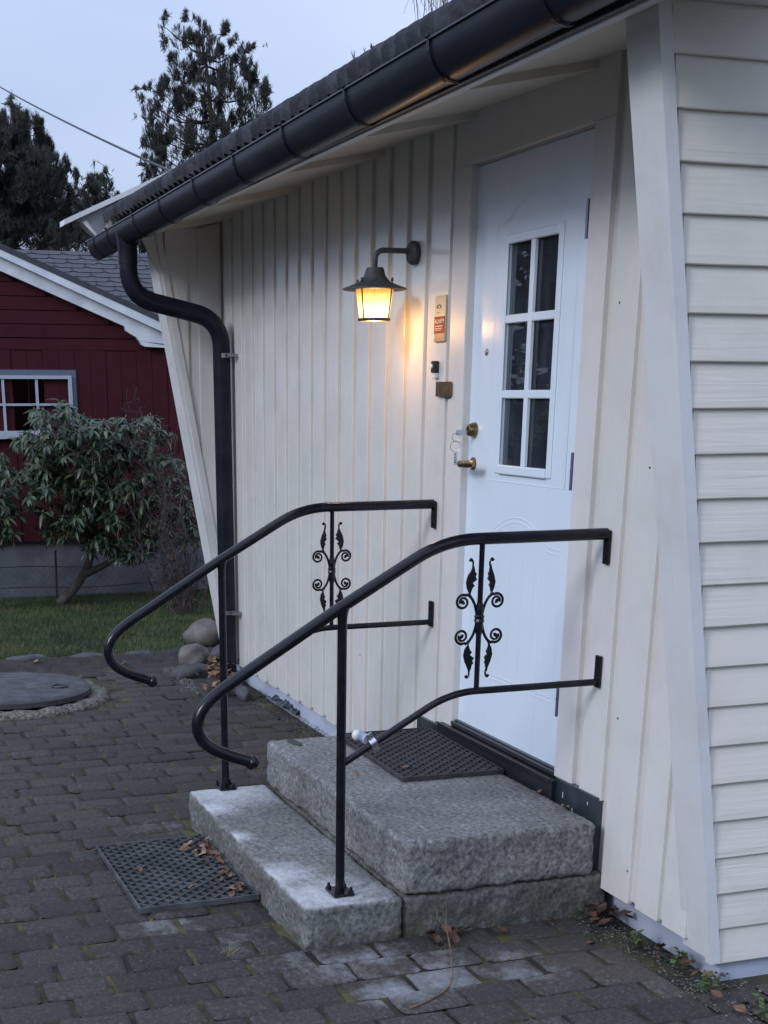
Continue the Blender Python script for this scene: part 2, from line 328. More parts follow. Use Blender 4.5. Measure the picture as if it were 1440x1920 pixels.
# pavers
m_pav = mat('paver_concrete', (.1, .1, .11), .78); t = m_pav.node_tree; b = t.nodes['Principled BSDF']
c = N(t, 'ShaderNodeTexCoord'); geo = N(t, 'ShaderNodeNewGeometry')
n1 = N(t, 'ShaderNodeTexNoise'); n1.inputs['Scale'].default_value = 60; n1.inputs['Detail'].default_value = 6; n1.inputs['Roughness'].default_value = .75; t.links.new(c.outputs['Object'], n1.inputs['Vector'])
r1 = N(t, 'ShaderNodeValToRGB'); el = r1.color_ramp.elements; el[0].position = .32; el[0].color = (.009, .009, .009, 1); el[1].position = .74; el[1].color = (.088, .081, .074, 1); e = el.new(.52); e.color = (.024, .022, .0205, 1)
sp1 = N(t, 'ShaderNodeTexNoise'); sp1.inputs['Scale'].default_value = 150; sp1.inputs['Detail'].default_value = 2; t.links.new(c.outputs['Object'], sp1.inputs['Vector'])
sp2 = N(t, 'ShaderNodeMapRange'); sp2.inputs['From Min'].default_value = .66; sp2.inputs['From Max'].default_value = .74; sp2.inputs['To Max'].default_value = .8; t.links.new(sp1.outputs['Fac'], sp2.inputs['Value'])
t.links.new(n1.outputs['Fac'], r1.inputs[0])
mr_ = N(t, 'ShaderNodeMapRange'); mr_.inputs['To Min'].default_value = .5; mr_.inputs['To Max'].default_value = 1.55; t.links.new(geo.outputs['Random Per Island'], mr_.inputs['Value'])
s_ = N(t, 'ShaderNodeVectorMath', operation='SCALE'); t.links.new(r1.outputs[0], s_.inputs[0]); t.links.new(mr_.outputs[0], s_.inputs['Scale'])
n2 = N(t, 'ShaderNodeTexNoise'); n2.inputs['Scale'].default_value = 1.3; n2.inputs['Detail'].default_value = 6; t.links.new(c.outputs['Object'], n2.inputs['Vector'])
mr2 = N(t, 'ShaderNodeMapRange'); mr2.inputs['From Min'].default_value = .35; mr2.inputs['From Max'].default_value = .7; mr2.inputs['To Max'].default_value = .4; t.links.new(n2.outputs['Fac'], mr2.inputs['Value'])
mxa = N(t, 'ShaderNodeMixRGB'); mxa.inputs[2].default_value = (.050, .038, .030, 1); t.links.new(mr2.outputs[0], mxa.inputs[0]); t.links.new(s_.outputs[0], mxa.inputs[1])
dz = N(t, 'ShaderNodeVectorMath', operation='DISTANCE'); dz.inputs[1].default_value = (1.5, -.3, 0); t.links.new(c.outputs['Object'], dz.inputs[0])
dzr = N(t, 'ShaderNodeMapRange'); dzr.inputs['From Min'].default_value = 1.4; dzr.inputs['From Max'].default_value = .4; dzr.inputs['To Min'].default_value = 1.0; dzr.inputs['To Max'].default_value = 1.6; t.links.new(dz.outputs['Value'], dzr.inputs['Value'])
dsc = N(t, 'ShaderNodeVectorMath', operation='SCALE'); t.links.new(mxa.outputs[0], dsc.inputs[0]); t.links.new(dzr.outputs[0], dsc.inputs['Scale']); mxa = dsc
mxs_ = N(t, 'ShaderNodeMixRGB'); mxs_.inputs[2].default_value = (.22, .21, .20, 1); t.links.new(sp2.outputs[0], mxs_.inputs[0]); t.links.new(mxa.outputs[0], mxs_.inputs[1]); mxa = mxs_
# moss patches
n3 = N(t, 'ShaderNodeTexNoise'); n3.inputs['Scale'].default_value = 7; n3.inputs['Detail'].default_value = 8; n3.inputs['Roughness'].default_value = .7; t.links.new(c.outputs['Object'], n3.inputs['Vector'])
mr3 = N(t, 'ShaderNodeMapRange'); mr3.inputs['From Min'].default_value = .57; mr3.inputs['From Max'].default_value = .72; mr3.inputs['To Max'].default_value = .55; t.links.new(n3.outputs['Fac'], mr3.inputs['Value'])
mxb = N(t, 'ShaderNodeMixRGB'); mxb.inputs[2].default_value = (.045, .045, .018, 1); t.links.new(mr3.outputs[0], mxb.inputs[0]); t.links.new(mxa.outputs[0], mxb.inputs[1])
# dried salt
acc = None
for (x, y, rad, k) in [(.83, -.86, .20, 1), (1.1, -.92, .2, 1.0), (1.0, -.72, .30, .8), (.85, -1.0, .35, .6), (.55, -1.2, .38, .45), (.35, -1.45, .34, .55), (.95, -.45, .22, .55), (-.8, -1.15, .22, .55), (1.35, -.62, .5, .35), (1.1, -.5, .22, .75)]:
    dd = N(t, 'ShaderNodeVectorMath', operation='DISTANCE'); dd.inputs[1].default_value = (x, y, 0); t.links.new(c.outputs['Object'], dd.inputs[0])
    q = N(t, 'ShaderNodeMapRange'); q.inputs['From Min'].default_value = rad; q.inputs['From Max'].default_value = rad * .1; q.inputs['To Max'].default_value = k; t.links.new(dd.outputs['Value'], q.inputs['Value'])
    if acc is None: acc = q.outputs[0]
    else:
        mm = N(t, 'ShaderNodeMath', operation='MAXIMUM'); t.links.new(acc, mm.inputs[0]); t.links.new(q.outputs[0], mm.inputs[1]); acc = mm.outputs[0]
n4 = N(t, 'ShaderNodeTexNoise'); n4.inputs['Scale'].default_value = 26; n4.inputs['Detail'].default_value = 12; n4.inputs['Roughness'].default_value = .78; t.links.new(c.outputs['Object'], n4.inputs['Vector'])
isl = N(t, 'ShaderNodeMath', operation='MULTIPLY_ADD'); isl.inputs[1].default_value = .16; isl.inputs[2].default_value = -.08; t.links.new(geo.outputs['Random Per Island'], isl.inputs[0])
n4b = N(t, 'ShaderNodeTexNoise'); n4b.inputs['Scale'].default_value = 5; n4b.inputs['Detail'].default_value = 3; t.links.new(c.outputs['Object'], n4b.inputs['Vector'])
ad0 = N(t, 'ShaderNodeMath', operation='MULTIPLY_ADD'); ad0.inputs[1].default_value = .55; t.links.new(acc, ad0.inputs[0]); t.links.new(n4.outputs['Fac'], ad0.inputs[2])
ad1 = N(t, 'ShaderNodeMath', operation='ADD'); t.links.new(ad0.outputs[0], ad1.inputs[0]); t.links.new(isl.outputs[0], ad1.inputs[1])
n4c = N(t, 'ShaderNodeMath', operation='MULTIPLY_ADD'); n4c.inputs[1].default_value = .7; n4c.inputs[2].default_value = -.35; t.links.new(n4b.outputs['Fac'], n4c.inputs[0])
ad = N(t, 'ShaderNodeMath', operation='ADD'); t.links.new(ad1.outputs[0], ad.inputs[0]); t.links.new(n4c.outputs[0], ad.inputs[1])
mr4 = N(t, 'ShaderNodeMapRange'); mr4.inputs['From Min'].default_value = .74; mr4.inputs['From Max'].default_value = 1.25; mr4.inputs['To Max'].default_value = .8; t.links.new(ad.outputs[0], mr4.inputs['Value'])
mxc = N(t, 'ShaderNodeMixRGB'); mxc.inputs[2].default_value = (.34, .36, .39, 1); t.links.new(mr4.outputs[0], mxc.inputs[0]); t.links.new(mxb.outputs[0], mxc.inputs[1])
t.links.new(mxc.outputs[0], b.inputs['Base Color'])
bp = N(t, 'ShaderNodeBump'); bp.inputs['Strength'].default_value = 1.0; bp.inputs['Distance'].default_value = .007
n5 = N(t, 'ShaderNodeTexNoise'); n5.inputs['Scale'].default_value = 45; n5.inputs['Detail'].default_value = 8; n5.inputs['Roughness'].default_value = .7; t.links.new(c.outputs['Object'], n5.inputs['Vector']); t.links.new(n5.outputs['Fac'], bp.inputs['Height']); t.links.new(bp.outputs[0], b.inputs['Normal'])

g = MB(); PX, PY = .1395, .2125
def paver(x0, x1, y0, y1, fine):
    cx, cy = (x0 + x1) / 2, (y0 + y1) / 2
    h = random.gauss(.002, .0022); tx, ty = random.gauss(0, .012), random.gauss(0, .010); rz = random.gauss(0, .012)
    hx, hy = (x1 - x0) / 2 - random.uniform(.0002, .0024), (y1 - y0) / 2 - random.uniform(.0025, .009)
    n = 5 if fine else 3; nn = 8 if fine else 4
    fr = [-1, -.93, -.8] + [(-.8 + 1.6 * k / n) for k in range(1, n)] + [.8, .93, 1]
    L = len(fr); vs = []; sd = random.random() * 50; rc = random.uniform(.010, .021)
    for a in fr:
        for bb in fr:
            # rounded corner
            ax, ay = a * hx, bb * hy
            ex, ey = max(0, abs(ax) - (hx - rc)), max(0, abs(ay) - (hy - rc)); d = math.hypot(ex, ey)
            if d > rc:
                k = rc / d; ax = math.copysign(hx - rc + ex * k, ax); ay = math.copysign(hy - rc + ey * k, ay); d = rc
            edge = max(max(0, abs(ax) - (hx - .012)), max(0, abs(ay) - (hy - .012)), max(0, d - .010)) / .012
            z = h + tx * ax + ty * ay - .008 * min(1, edge) ** 2 + .0022 * noise.noise(Vector((ax * 30 + sd, ay * 30, sd))) - .004 * max(0, edge) * max(0, noise.noise(Vector((ax * 25 + sd, ay * 25, 2))))
            wob = .003 * noise.noise(Vector((ax * 14 + sd, ay * 14, 7)))
            px, py = ax + wob * (1 if ax > 0 else -1), ay + wob
            vs.append((cx + px - py * rz, cy + py + px * rz, z))
    fs = [(i * L + j, (i + 1) * L + j, (i + 1) * L + j + 1, i * L + j + 1) for i in range(L - 1) for j in range(L - 1)]
    # skirt
    ring = [i * L for i in range(L)] + [(L - 1) * L + j for j in range(1, L)] + [i * L + L - 1 for i in range(L - 2, -1, -1)] + [j for j in range(L - 2, 0, -1)]
    b0 = len(vs); vs += [(vs[i][0], vs[i][1], -.03) for i in ring]; m_ = len(ring)
    fs += [(ring[k], ring[(k + 1) % m_], b0 + (k + 1) % m_, b0 + k) for k in range(m_)]
    g.add(vs, fs)
row = 0; x = -4.18
while x < 4.2:
    off = (row % 2) * PY * .5 + random.uniform(-.02, .02) + (.02 * math.sin(row * .7))
    y = -5.0 + off
    ymax = -.09 if x < 1.38 else 1.6
    w = PX
    while y < ymax:
        y1 = y + PY * random.choice([1, 1, 1, 1, .98, 1.02])
        yy1 = min(y1, ymax)
        if yy1 - y > .06:
            xa_, xb_, ya_ = x, x + w, y
            inside = (-.79 < x + w / 2 < .73)
            if inside and yy1 > -1.075:
                if y < -1.16: yy1 = -1.075
                else: break
            # leave the well ring free
            if math.hypot((x + w / 2) + 3.55, (y + yy1) / 2 + 1.42) > .66 and (y > -4.2 or x > -1.5):
                paver(xa_, xb_, ya_, yy1, x > -1.2 and y > -3)
        y = y1
    x += w; row += 1
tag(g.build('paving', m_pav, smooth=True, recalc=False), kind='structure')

# gravel strip along the plinth
m_grav = simple_noise('gravel_stones', [(.03, .028, .026), (.08, .077, .072), (.2, .19, .18)], .85, 0, scale=40)
g = MB()
def pebble(x, y, z, r):
    q = [(0, 0, 1), (0, 0, -1)] + [(math.cos(a), math.sin(a), 0) for a in (0, 1.26, 2.5, 3.77, 5.0)]
    a = random.random() * 6; ca, sa = math.cos(a), math.sin(a)
    sx, sy, sz = r * random.uniform(.7, 1.3), r * random.uniform(.6, 1), r * random.uniform(.4, .8)
    vs = [(x + ca * vx * sx - sa * vy * sy, y + sa * vx * sx + ca * vy * sy, z + vz * sz) for vx, vy, vz in q]
    fs = [(0, 2 + k, 2 + (k + 1) % 5) for k in range(5)] + [(1, 2 + (k + 1) % 5, 2 + k) for k in range(5)]
    g.add(vs, fs)
for i in range(5200):
    x = random.uniform(-3.3, 1.5)
    if -.77 < x < .70: continue
    pebble(x, random.uniform(-.14, .03) if random.random() < .8 else random.gauss(-.13, .04), random.uniform(-.008, .003), random.uniform(.002, .0052))
for i in range(1400): pebble(random.uniform(-4.2, -3.3), random.gauss(-.33, .03), random.uniform(-.005, .004), random.uniform(.003, .009))
for i in range(900): pebble(random.uniform(1.28, 2.3), random.uniform(-.1, .12), random.uniform(-.006, .003), random.uniform(.003, .007))
for i in range(1800): # grit loose on the paving
    pebble(random.uniform(-3.8, 2.2), random.uniform(-2.6, -.1), .004, random.uniform(.001, .0028))
tag(g.build('gravel', m_grav), 'loose pale gravel strewn between the pavers and the house plinth', 'gravel', kind='stuff')

# lawn
def lawn_z(x, y):
    return -.16 * max(0, min(1, (-4.75 - x) / 4.2)) + .02 * noise.noise(Vector((x * 1.3, y * 1.3, 0))) + .0
m_lawn = simple_noise('lawn_soil', [(.010, .016, .005), (.022, .035, .008), (.035, .045, .012)], .95, 0, scale=9, detail=8)
g = MB(); nx, ny = 70, 110; X0, X1, Y0, Y1 = -14, -4.78, -9, 9
g.add([(X0 + (X1 - X0) * i / nx, Y0 + (Y1 - Y0) * j / ny, lawn_z(X0 + (X1 - X0) * i / nx, Y0 + (Y1 - Y0) * j / ny)) for i in range(nx + 1) for j in range(ny + 1)],
      [(i * (ny + 1) + j, (i + 1) * (ny + 1) + j, (i + 1) * (ny + 1) + j + 1, i * (ny + 1) + j + 1) for i in range(nx) for j in range(ny)])
tag(g.build('lawn', m_lawn, smooth=True), kind='structure')
m_grass = simple_noise('grass_blades', [(.016, .034, .008), (.038, .070, .014), (.08, .095, .028)], .6, 0, scale=2.2, detail=6)
g = MB()
def blade(x, y, z, h, w, lean):
    a = random.random() * 2 * PI; dx, dy = math.cos(a) * w, math.sin(a) * w; la = random.random() * 2 * PI; l = lean * random.random()
    g.add([(x - dx, y - dy, z), (x + dx, y + dy, z), (x + math.cos(la) * l, y + math.sin(la) * l, z + h)], [(0, 1, 2)])
for i in range(62000):
    x = -8.9 + 4.1 * random.random() ** .8; y = random.uniform(-2.2, 1.3)
    d = 1 if x < -5.2 else (x + 4.75) / -.45
    if random.random() > d + .1 or noise.noise(Vector((x * 2.2, y * 2.2, 9))) < -.42: continue
    blade(x, y, lawn_z(x, y) - .004, random.uniform(.02, .05), .0022, .03)
for i in range(6500):
    x = random.gauss(-4.70, .09); y = random.uniform(-2.2, -.3); blade(x, y, -.01, random.uniform(.02, .07), .002, .05)
tag(g.build('grass', m_grass, recalc=False), 'short green lawn grass growing up to the red building', 'grass', kind='stuff')

# soil edge with stones between paving and lawn
m_soil = simple_noise('edge_soil', [(.012, .011, .010), (.035, .032, .026)], .95, 0, scale=14, bump=.8, bscale=50, bdist=.01)
g = MB(); nx, ny = 26, 130; X0, X1, Y0, Y1 = -5.0, -3.2, -5.5, 1.5
g.add([(X0 + (X1 - X0) * i / nx, Y0 + (Y1 - Y0) * j / ny, -.012 + (.045 * math.exp(-((X0 + (X1 - X0) * i / nx + 4.62) / .14) ** 2)) + .012 * noise.noise(Vector((X0 + (X1 - X0) * i / nx * 1.0, (Y0 + (Y1 - Y0) * j / ny), 0)) * 8)) for i in range(nx + 1) for j in range(ny + 1)],
      [(i * (ny + 1) + j, (i + 1) * (ny + 1) + j, (i + 1) * (ny + 1) + j + 1, i * (ny + 1) + j + 1) for i in range(nx) for j in range(ny)])
tag(g.build('soil_strip', m_soil, smooth=True), kind='structure')
# green tufts, moss and straw in the joints
m_tuft = simple_noise('joint_moss', [(.03, .035, .01), (.09, .09, .02), (.2, .17, .07)], .8, 0, scale=5)
g = MB()
def tuft(x, y, n, h, s):
    for _ in range(n):
        a = random.random() * 6.28; r = random.random() * s; px, py = x + math.cos(a) * r, y + math.sin(a) * r
        l = random.uniform(.3, 1) * h; la = random.random() * 6.28; w = .0012
        g.add([(px - w, py, .0), (px + w, py + w, .0), (px + math.cos(la) * l, py + math.sin(la) * l, .002 + random.uniform(.1, .9) * l)], [(0, 1, 2)])
for i in range(420):
    r_ = random.randrange(0, 58); x = -4.18 + r_ * PX; y = random.uniform(-3.4, -.12)
    if -.8 < x < .76 and y > -1.1: continue
    if x > 1.4 and random.random() < .5: continue
    den = 1 if x < -1 else .5
    if random.random() < den: tuft(x, y, random.randint(3, 14), random.uniform(.012, .035), .02)
for x, y in [(-2.2, -.62), (-1.55, -.75), (-1.5, -.55), (-2.6, -.95), (-1.95, -1.2), (-2.35, -.25), (-3.0, -1.0), (-1.0, -.35), (.65, -1.3), (-1.75, -.28)]: tuft(x, y, 26, .06, .03)
for i in range(260):
    x, y = random.uniform(-3.9, 1.9), random.uniform(-3.0, -.15)
    if -.8 < x < .76 and y > -1.1: continue
    a = random.random() * 6.28; l = random.uniform(.008, .035); w_ = .0012; dx_, dy_ = math.cos(a), math.sin(a)
    g.add([(x - dy_ * w_, y + dx_ * w_, .006), (x + dy_ * w_, y - dx_ * w_, .006), (x + dx_ * l + dy_ * w_, y + dy_ * l - dx_ * w_, .009), (x + dx_ * l - dy_ * w_, y + dy_ * l + dx_ * w_, .009)], [(0, 1, 2, 3)])
tag(g.build('joint_weeds', m_tuft, recalc=False), 'mossy tufts and straw growing in the paving joints', 'weeds', kind='stuff')

# ================================================================== CREAM HOUSE
XR = 1.31; FA, FB = .030, -.1722          # leaning front edge of both fins: y = FA + FB*z
XL = -3.93
house = empty('cream_house', (0, 0, 0), 'cream painted wooden house with a white glazed front door', 'house')
# main body (closed volume behind the cladding)
g = MB(); g.prism([(.34, .12), (7.2, .12), (7.2, 2.75), (3.6, 4.25), (.34, 2.76)], 'x', -4.08, XR - .03)
# opening for the door is in front of a dark interior panel
g2 = MB(); g2.box(-4.08, -.56, .024, .05, .1, 2.66); g2.box(.345, XR - .03, .024, .05, .1, 2.66); g2.box(-.56, .345, .024, .05, 2.46, 2.66)
# cladding: raised boards over recessed ones
rnd = random.Random(3)
def board(mb, x0, x1, z0, z1, yf, th=.022):
    mb.box(x0 + rnd.uniform(-.001, .001), x1 + rnd.uniform(-.001, .001), yf + rnd.uniform(-.0012, .0012), yf + th, z0 + rnd.uniform(-.004, .004), z1, .0022)
w = MB(); ZB = .085
k = 0; x = -.483 - .1975 * 18
boards = []
g0 = -.483
for k in range(17, 0, -1):
    x0 = g0 - .1975 * k; boards.append((x0, x0 + .142, ZB))
boards[-1] = (-.878, -.706, .34)
boards = [bb for bb in boards if bb[0] < -.80]
boards = [(a, b_, (ZB if b_ < -.80 else .34)) for a, b_, c_ in boards]
for a, b_, z0 in boards: board(w, a, b_, z0, 2.68, 0)
for a, b_, z0 in [(.516, .660, .385), (.700, .869, .09), (.916, 1.046, .09), (1.075, 1.20, .085)]: board(w, a, b_, z0, 2.68, 0)
# recessed boards
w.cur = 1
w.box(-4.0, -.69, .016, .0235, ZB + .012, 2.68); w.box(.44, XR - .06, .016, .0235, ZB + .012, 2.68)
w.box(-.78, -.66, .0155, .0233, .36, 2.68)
m_rec_shaded = painted_wood('cream_paint_recess_shaded', (.60, .57, .54), (60, 60, 2.2), .35, .3)  # darker, warmer than the raised boards: recess shade put into the paint colour
w.build('board_wall', [m_wall, m_rec_shaded], house)
g2.build('wall_sheathing', m_dark, house)
g.build('house_body', m_clap, house)
# interior behind the door
g = MB(); g.box(-.54, .33, .3, .32, .4, 2.4); g.box(-.55, -.54, .07, .3, .4, 2.4); g.box(.33, .34, .07, .3, .4, 2.4)
g.build('dark_hallway', m_dark, house)
for (x_, z_) in [(.56, 1.93), (.80, 1.46), (.73, .68), (.86, .20), (-1.19, 1.2), (-1.58, .5)]:
    q = MB(); q.lathe([(.0032, .001), (.0028, -.0016), (.001, -.0018)], (x_, -.001, z_), 8, 'y'); q.build('nail_head', m_flash, house)
# gable clapboards
cl = MB(); PCB = .1137; Z0 = 2.4277 - 21 * PCB
for k in range(0, 60):
    z = Z0 + k * PCB
    ytop = 7.2
    if z > 2.66:
        ytop = 7.2 - (z - 2.7) / .4166; ylow = (z - 2.55) / .4166
    else: ylow = FA + FB * z + .032
    if ytop - ylow < .3: break
    o = rnd.uniform(-.0012, .0012)
    y0, y1 = ylow, ytop
    ny = 26 if z < 2.8 else 1
    ysn = [y0 + (y1 - y0) * (i / ny) ** 2.2 for i in range(ny + 1)]
    vs = []
    for yy in ysn:
        d = .0012 * noise.noise(Vector((yy * 7, k * 3.1, 1)))
        for (xx, zz) in [(XR - .028, z), (XR - .001 + o, z + d), (XR + .001 + o, z + .003 + d), (XR + o, z + .02), (XR - .013 + o, z + PCB + .012), (XR - .028, z + PCB + .012)]:
            vs.append((xx, yy, zz))
    n = 6; fs = [(i * n + j, i * n + (j + 1) % n, (i + 1) * n + (j + 1) % n, (i + 1) * n + j) for i in range(ny) for j in range(n)] + [tuple(range(n)), tuple(range(ny * n, ny * n + n))]
    cl.add(vs, fs)
cl.build('gable_clapboards', m_clap, house)
# fins: core + leaning front boards
def fin(xa, xb, name):
    f = MB(); f.prism([(FA, .09), (.03, .09), (.03, 2.62), (FA + FB * 2.6 + .024, 2.6), (FA + .024, .09)][1:], 'x', xa, xb); return f
fr_ = MB(); fr_.prism([(.02, .085), (FA + FB * .085 + .022, .085), (FA + FB * 2.56 + .022, 2.56), (.02, 2.62)], 'x', XR - .13, XR - .03); fr_.build('fin_wall', m_trim, house)
fl = MB(); fl.prism([(.02, .085), (FA + FB * .085 + .022, .085), (FA + FB * 2.56 + .022, 2.56), (.02, 2.62)], 'x', XL - .12, XL - .012)
# vertical cladding on the inner side of the left fin
def yedge(z): return FA + FB * z + .024
for (ya, yb, pr) in [(-.48, -.335, 0), (-.325, -.20, .008), (-.20, -.135, 0), (-.135, .0, .008)]:
    # visible strip clipped by the lean; polygon in (y,z)
    def zmin(y): return max(.09, (y - FA - .024) / FB)
    pts = [(yb, max(.09, zmin(yb))), (yb, 2.60), (ya, 2.56), (ya, min(2.55, zmin(ya)))]
    fl.prism(pts, 'x', XL - .012, XL + .006 + pr)
fl.build('fin_wall', m_wall, house)
def leanboard(name, x0, x1, th, material, zb, zt, bev=.003, yoff=0):
    """board whose front face leans outwards as it rises"""
    L = math.hypot(zt - zb, FB * (zt - zb)); mb = MB(); n = 24
    prev = None; vs = []
    for i in range(n + 1):
        z = zb + (zt - zb) * i / n; y = FA + FB * z + yoff + .001 * noise.noise(Vector((z * 3, x0, 0)))
        w_ = .0015 * noise.noise(Vector((z * 2.3, 5, x0)))
        vs += [(x0 + w_, y + bev, z), (x0 + bev + w_, y, z), (x1 - bev + w_, y, z), (x1 + w_, y + bev, z), (x1 + w_, y + th, z), (x0 + w_, y + th, z)]
    m = 6; fs = [(i * m + j, i * m + (j + 1) % m, (i + 1) * m + (j + 1) % m, (i + 1) * m + j) for i in range(n) for j in range(m)] + [tuple(range(m)), tuple(range(n * m, n * m + m))]
    mb.add(vs, fs); return mb.build(name, material, house)
leanboard('corner_board', 1.168, XR - .002, .024, m_trim, .06, 2.54)
leanboard('corner_board', -4.10, XL + .002, .024, m_trim, .10, 2.54)
# narrow trim between corner board and clapboards (gable side)
g = MB(); g.prism([(FA + FB * .045, .045), (FA + FB * 2.62, 2.62), (FA + FB * 2.62 + .036, 2.62), (FA + FB * .045 + .036, .045)], 'x', XR - .02, XR + .006); g.build('corner_trim', m_trim, house)
g = MB(); g.prism([(FA + FB * .1 + .024, .1), (FA + FB * 2.56 + .024, 2.56), (FA + FB * 2.56 + .06, 2.56), (FA + FB * .1 + .06, .1)], 'x', XL + .002, XL + .02); g.build('corner_trim', m_trim, house)
# plinth
g = MB(); g.box(-4.02, -.2, .036, .3, -.25, .13, .004); g.box(-.19, 1.285, .075, .3, -.25, .13, .004); g.box(1.1, 1.285, .3, 7.1, -.25, .10); g.build('plinth', m_plinth, house)
# soffit in overlapping panels
def zs(y): return 2.60 + .2 * y
g = MB(); xs_ = [-4.42, -3.62, -2.50, -1.38, -.50, .34, 1.30, 1.75]
for i in range(len(xs_) - 1):
    lift = 0.010
    a, b_ = xs_[i], xs_[i + 1]
    zl_, zr_ = .024, 0
    g.add([(a, .02, zs(0) + zl_), (b_ , .02, zs(0) + zr_), (b_, -.475, zs(-.475) + zr_), (a, -.475, zs(-.475) + zl_),
           (a, .02, zs(0) + zl_ + .034), (b_, .02, zs(0) + zr_ + .034), (b_, -.475, zs(-.475) + zr_ + .034), (a, -.475, zs(-.475) + zl_ + .034)],
          [(0, 1, 2, 3), (4, 7, 6, 5), (0, 3, 7, 4), (1, 5, 6, 2), (0, 4, 5, 1), (3, 2, 6, 7)])
g.build('soffit', m_soff, house)
g = MB(); g.box(-4.42, 1.75, -.502, -.474, 2.494, 2.60, .002); g.build('eave_board', m_trim, house)
g = MB(); g.box(-4.42, 1.75, -.520, -.502, 2.50, 2.70, .002); g.build('fascia', m_fascia, house)
# roof with wavy tiles
m_tile = simple_noise('roof_tiles', [(.006, .008, .014), (.013, .015, .024), (.035, .04, .05)], .85, 0, scale=11, detail=9, bump=.7, bscale=40, bdist=.01)
RS = .44
g = MB(); nx = int(6.15 / .0125); prof = [(-.57, -.055), (-.578, -.02), (-.57, -.004), (-.55, 0)]
rows = []
for y_, dz in prof: rows.append((y_, dz))
yy = -.55
while yy < 3.45:
    rows.append((yy + .31, -.0)); rows.append((yy + .315, -.028) if False else (yy + .316, .022)); yy += .32
X0 = -4.40
vs = []
for i in range(nx + 1):
    x = X0 + 6.15 * i / nx; ph = (x + .516) / .1
    wv = abs(math.sin(PI * ph)) ** .75 * .03
    for j, (y_, dz) in enumerate(rows):
        z = 2.672 + RS * (y_ + .55) + dz + (wv if j > 0 else wv * .75) + (.002 * noise.noise(Vector((x * 5, y_ * 5, 0))))
        z -= (.004 * ((j - 4) % 2)) if j > 3 else 0
        vs.append((x, y_ + .010 * math.cos(2 * PI * ph) * (1 if j < 4 else 0) + .006 * noise.noise(Vector((math.floor(ph) * 3.3, 0, 0))) * (1 if j < 4 else 0), z))
n = len(rows)
g.add(vs, [(i * n + j, (i + 1) * n + j, (i + 1) * n + j + 1, i * n + j + 1) for i in range(nx) for j in range(n - 1)])
g.build('roof_tiles', m_tile, house, smooth=True, recalc=False)
g = MB(); g.prism([(-.56, 2.66), (3.6, 2.66 + RS * 4.16), (7.75, 2.66), (7.75, 2.62), (3.6, 2.62 + RS * 4.16 - .05), (-.50, 2.60)], 'x', -4.38, 1.73); g.build('roof_deck', m_fascia, house)
# verge on the far gable: metal cap and barge board
g = MB(); g.prism([(-.81, 2.612), (3.6, 2.612 + RS * 4.41), (3.6, 2.645 + RS * 4.41), (-.81, 2.640)], 'x', -4.56, -4.40); g.build('verge_cap', m_trim, house)
g = MB(); g.prism([(-.70, 2.645), (-.605, 2.548), (-.49, 2.60), (3.6, 2.60 + RS * 4.09), (3.6, 2.64 + RS * 4.3), (-.72, 2.652)], 'x', -4.535, -4.505); g.build('barge_board', m_trim, house)
g = MB(); g.prism([(-.70, 2.63), (-.612, 2.548), (-.60, 2.548), (-.675, 2.64)], 'x', -4.53, -4.42); g.prism([(-.605, 2.549), (-.60, 2.56), (-.47, 2.72), (-.455, 2.60)], 'x', -4.50, -4.43); g.build('barge_return', m_trim, house)
g = MB(); g.prism([(-.60, 2.60), (3.6, 2.60 + RS * 4.2), (3.6, 2.75 + RS * 4.2), (-.60, 2.75)], 'x', 1.74, 1.77); g.build('barge_board', m_trim, house)
# gutter
def gz(x): return 2.578 + .009 * (x - .5)
gut = MB(); n = 14; R_ = .072; YC = -.592
xsn = [-4.50 + (1.75 + 4.50) * i / 12 for i in range(13)]
vs = []; prof = [(YC - R_ - .004 + .004 * math.cos(a), .004 * math.sin(a)) for a in (PI * .2, PI * .7, PI * 1.2)]
arc = [(YC + R_ * math.cos(a), R_ * 1.34 * math.sin(a)) for a in [PI + PI * k / n for k in range(n + 1)]]
pr = prof + arc
pr2 = pr + [(YC + (R_ - .003) * math.cos(a), (R_ * 1.34 - .003) * math.sin(a)) for a in [2 * PI - PI * k / n for k in range(n + 1)]]
for x in xsn: vs += [(x, p[0], gz(x) + p[1]) for p in pr2]
m_ = len(pr2); fs = [(i * m_ + j, i * m_ + (j + 1) % m_, (i + 1) * m_ + (j + 1) % m_, (i + 1) * m_ + j) for i in range(12) for j in range(m_)]
gut.add(vs, fs)
for xe in (-4.50, 1.75): gut.prism([(p[0], gz(xe) + p[1]) for p in arc], 'x', xe - .002, xe + .002)
gutter = gut.build('gutter', m_gut, house, smooth=True, sharp=40)
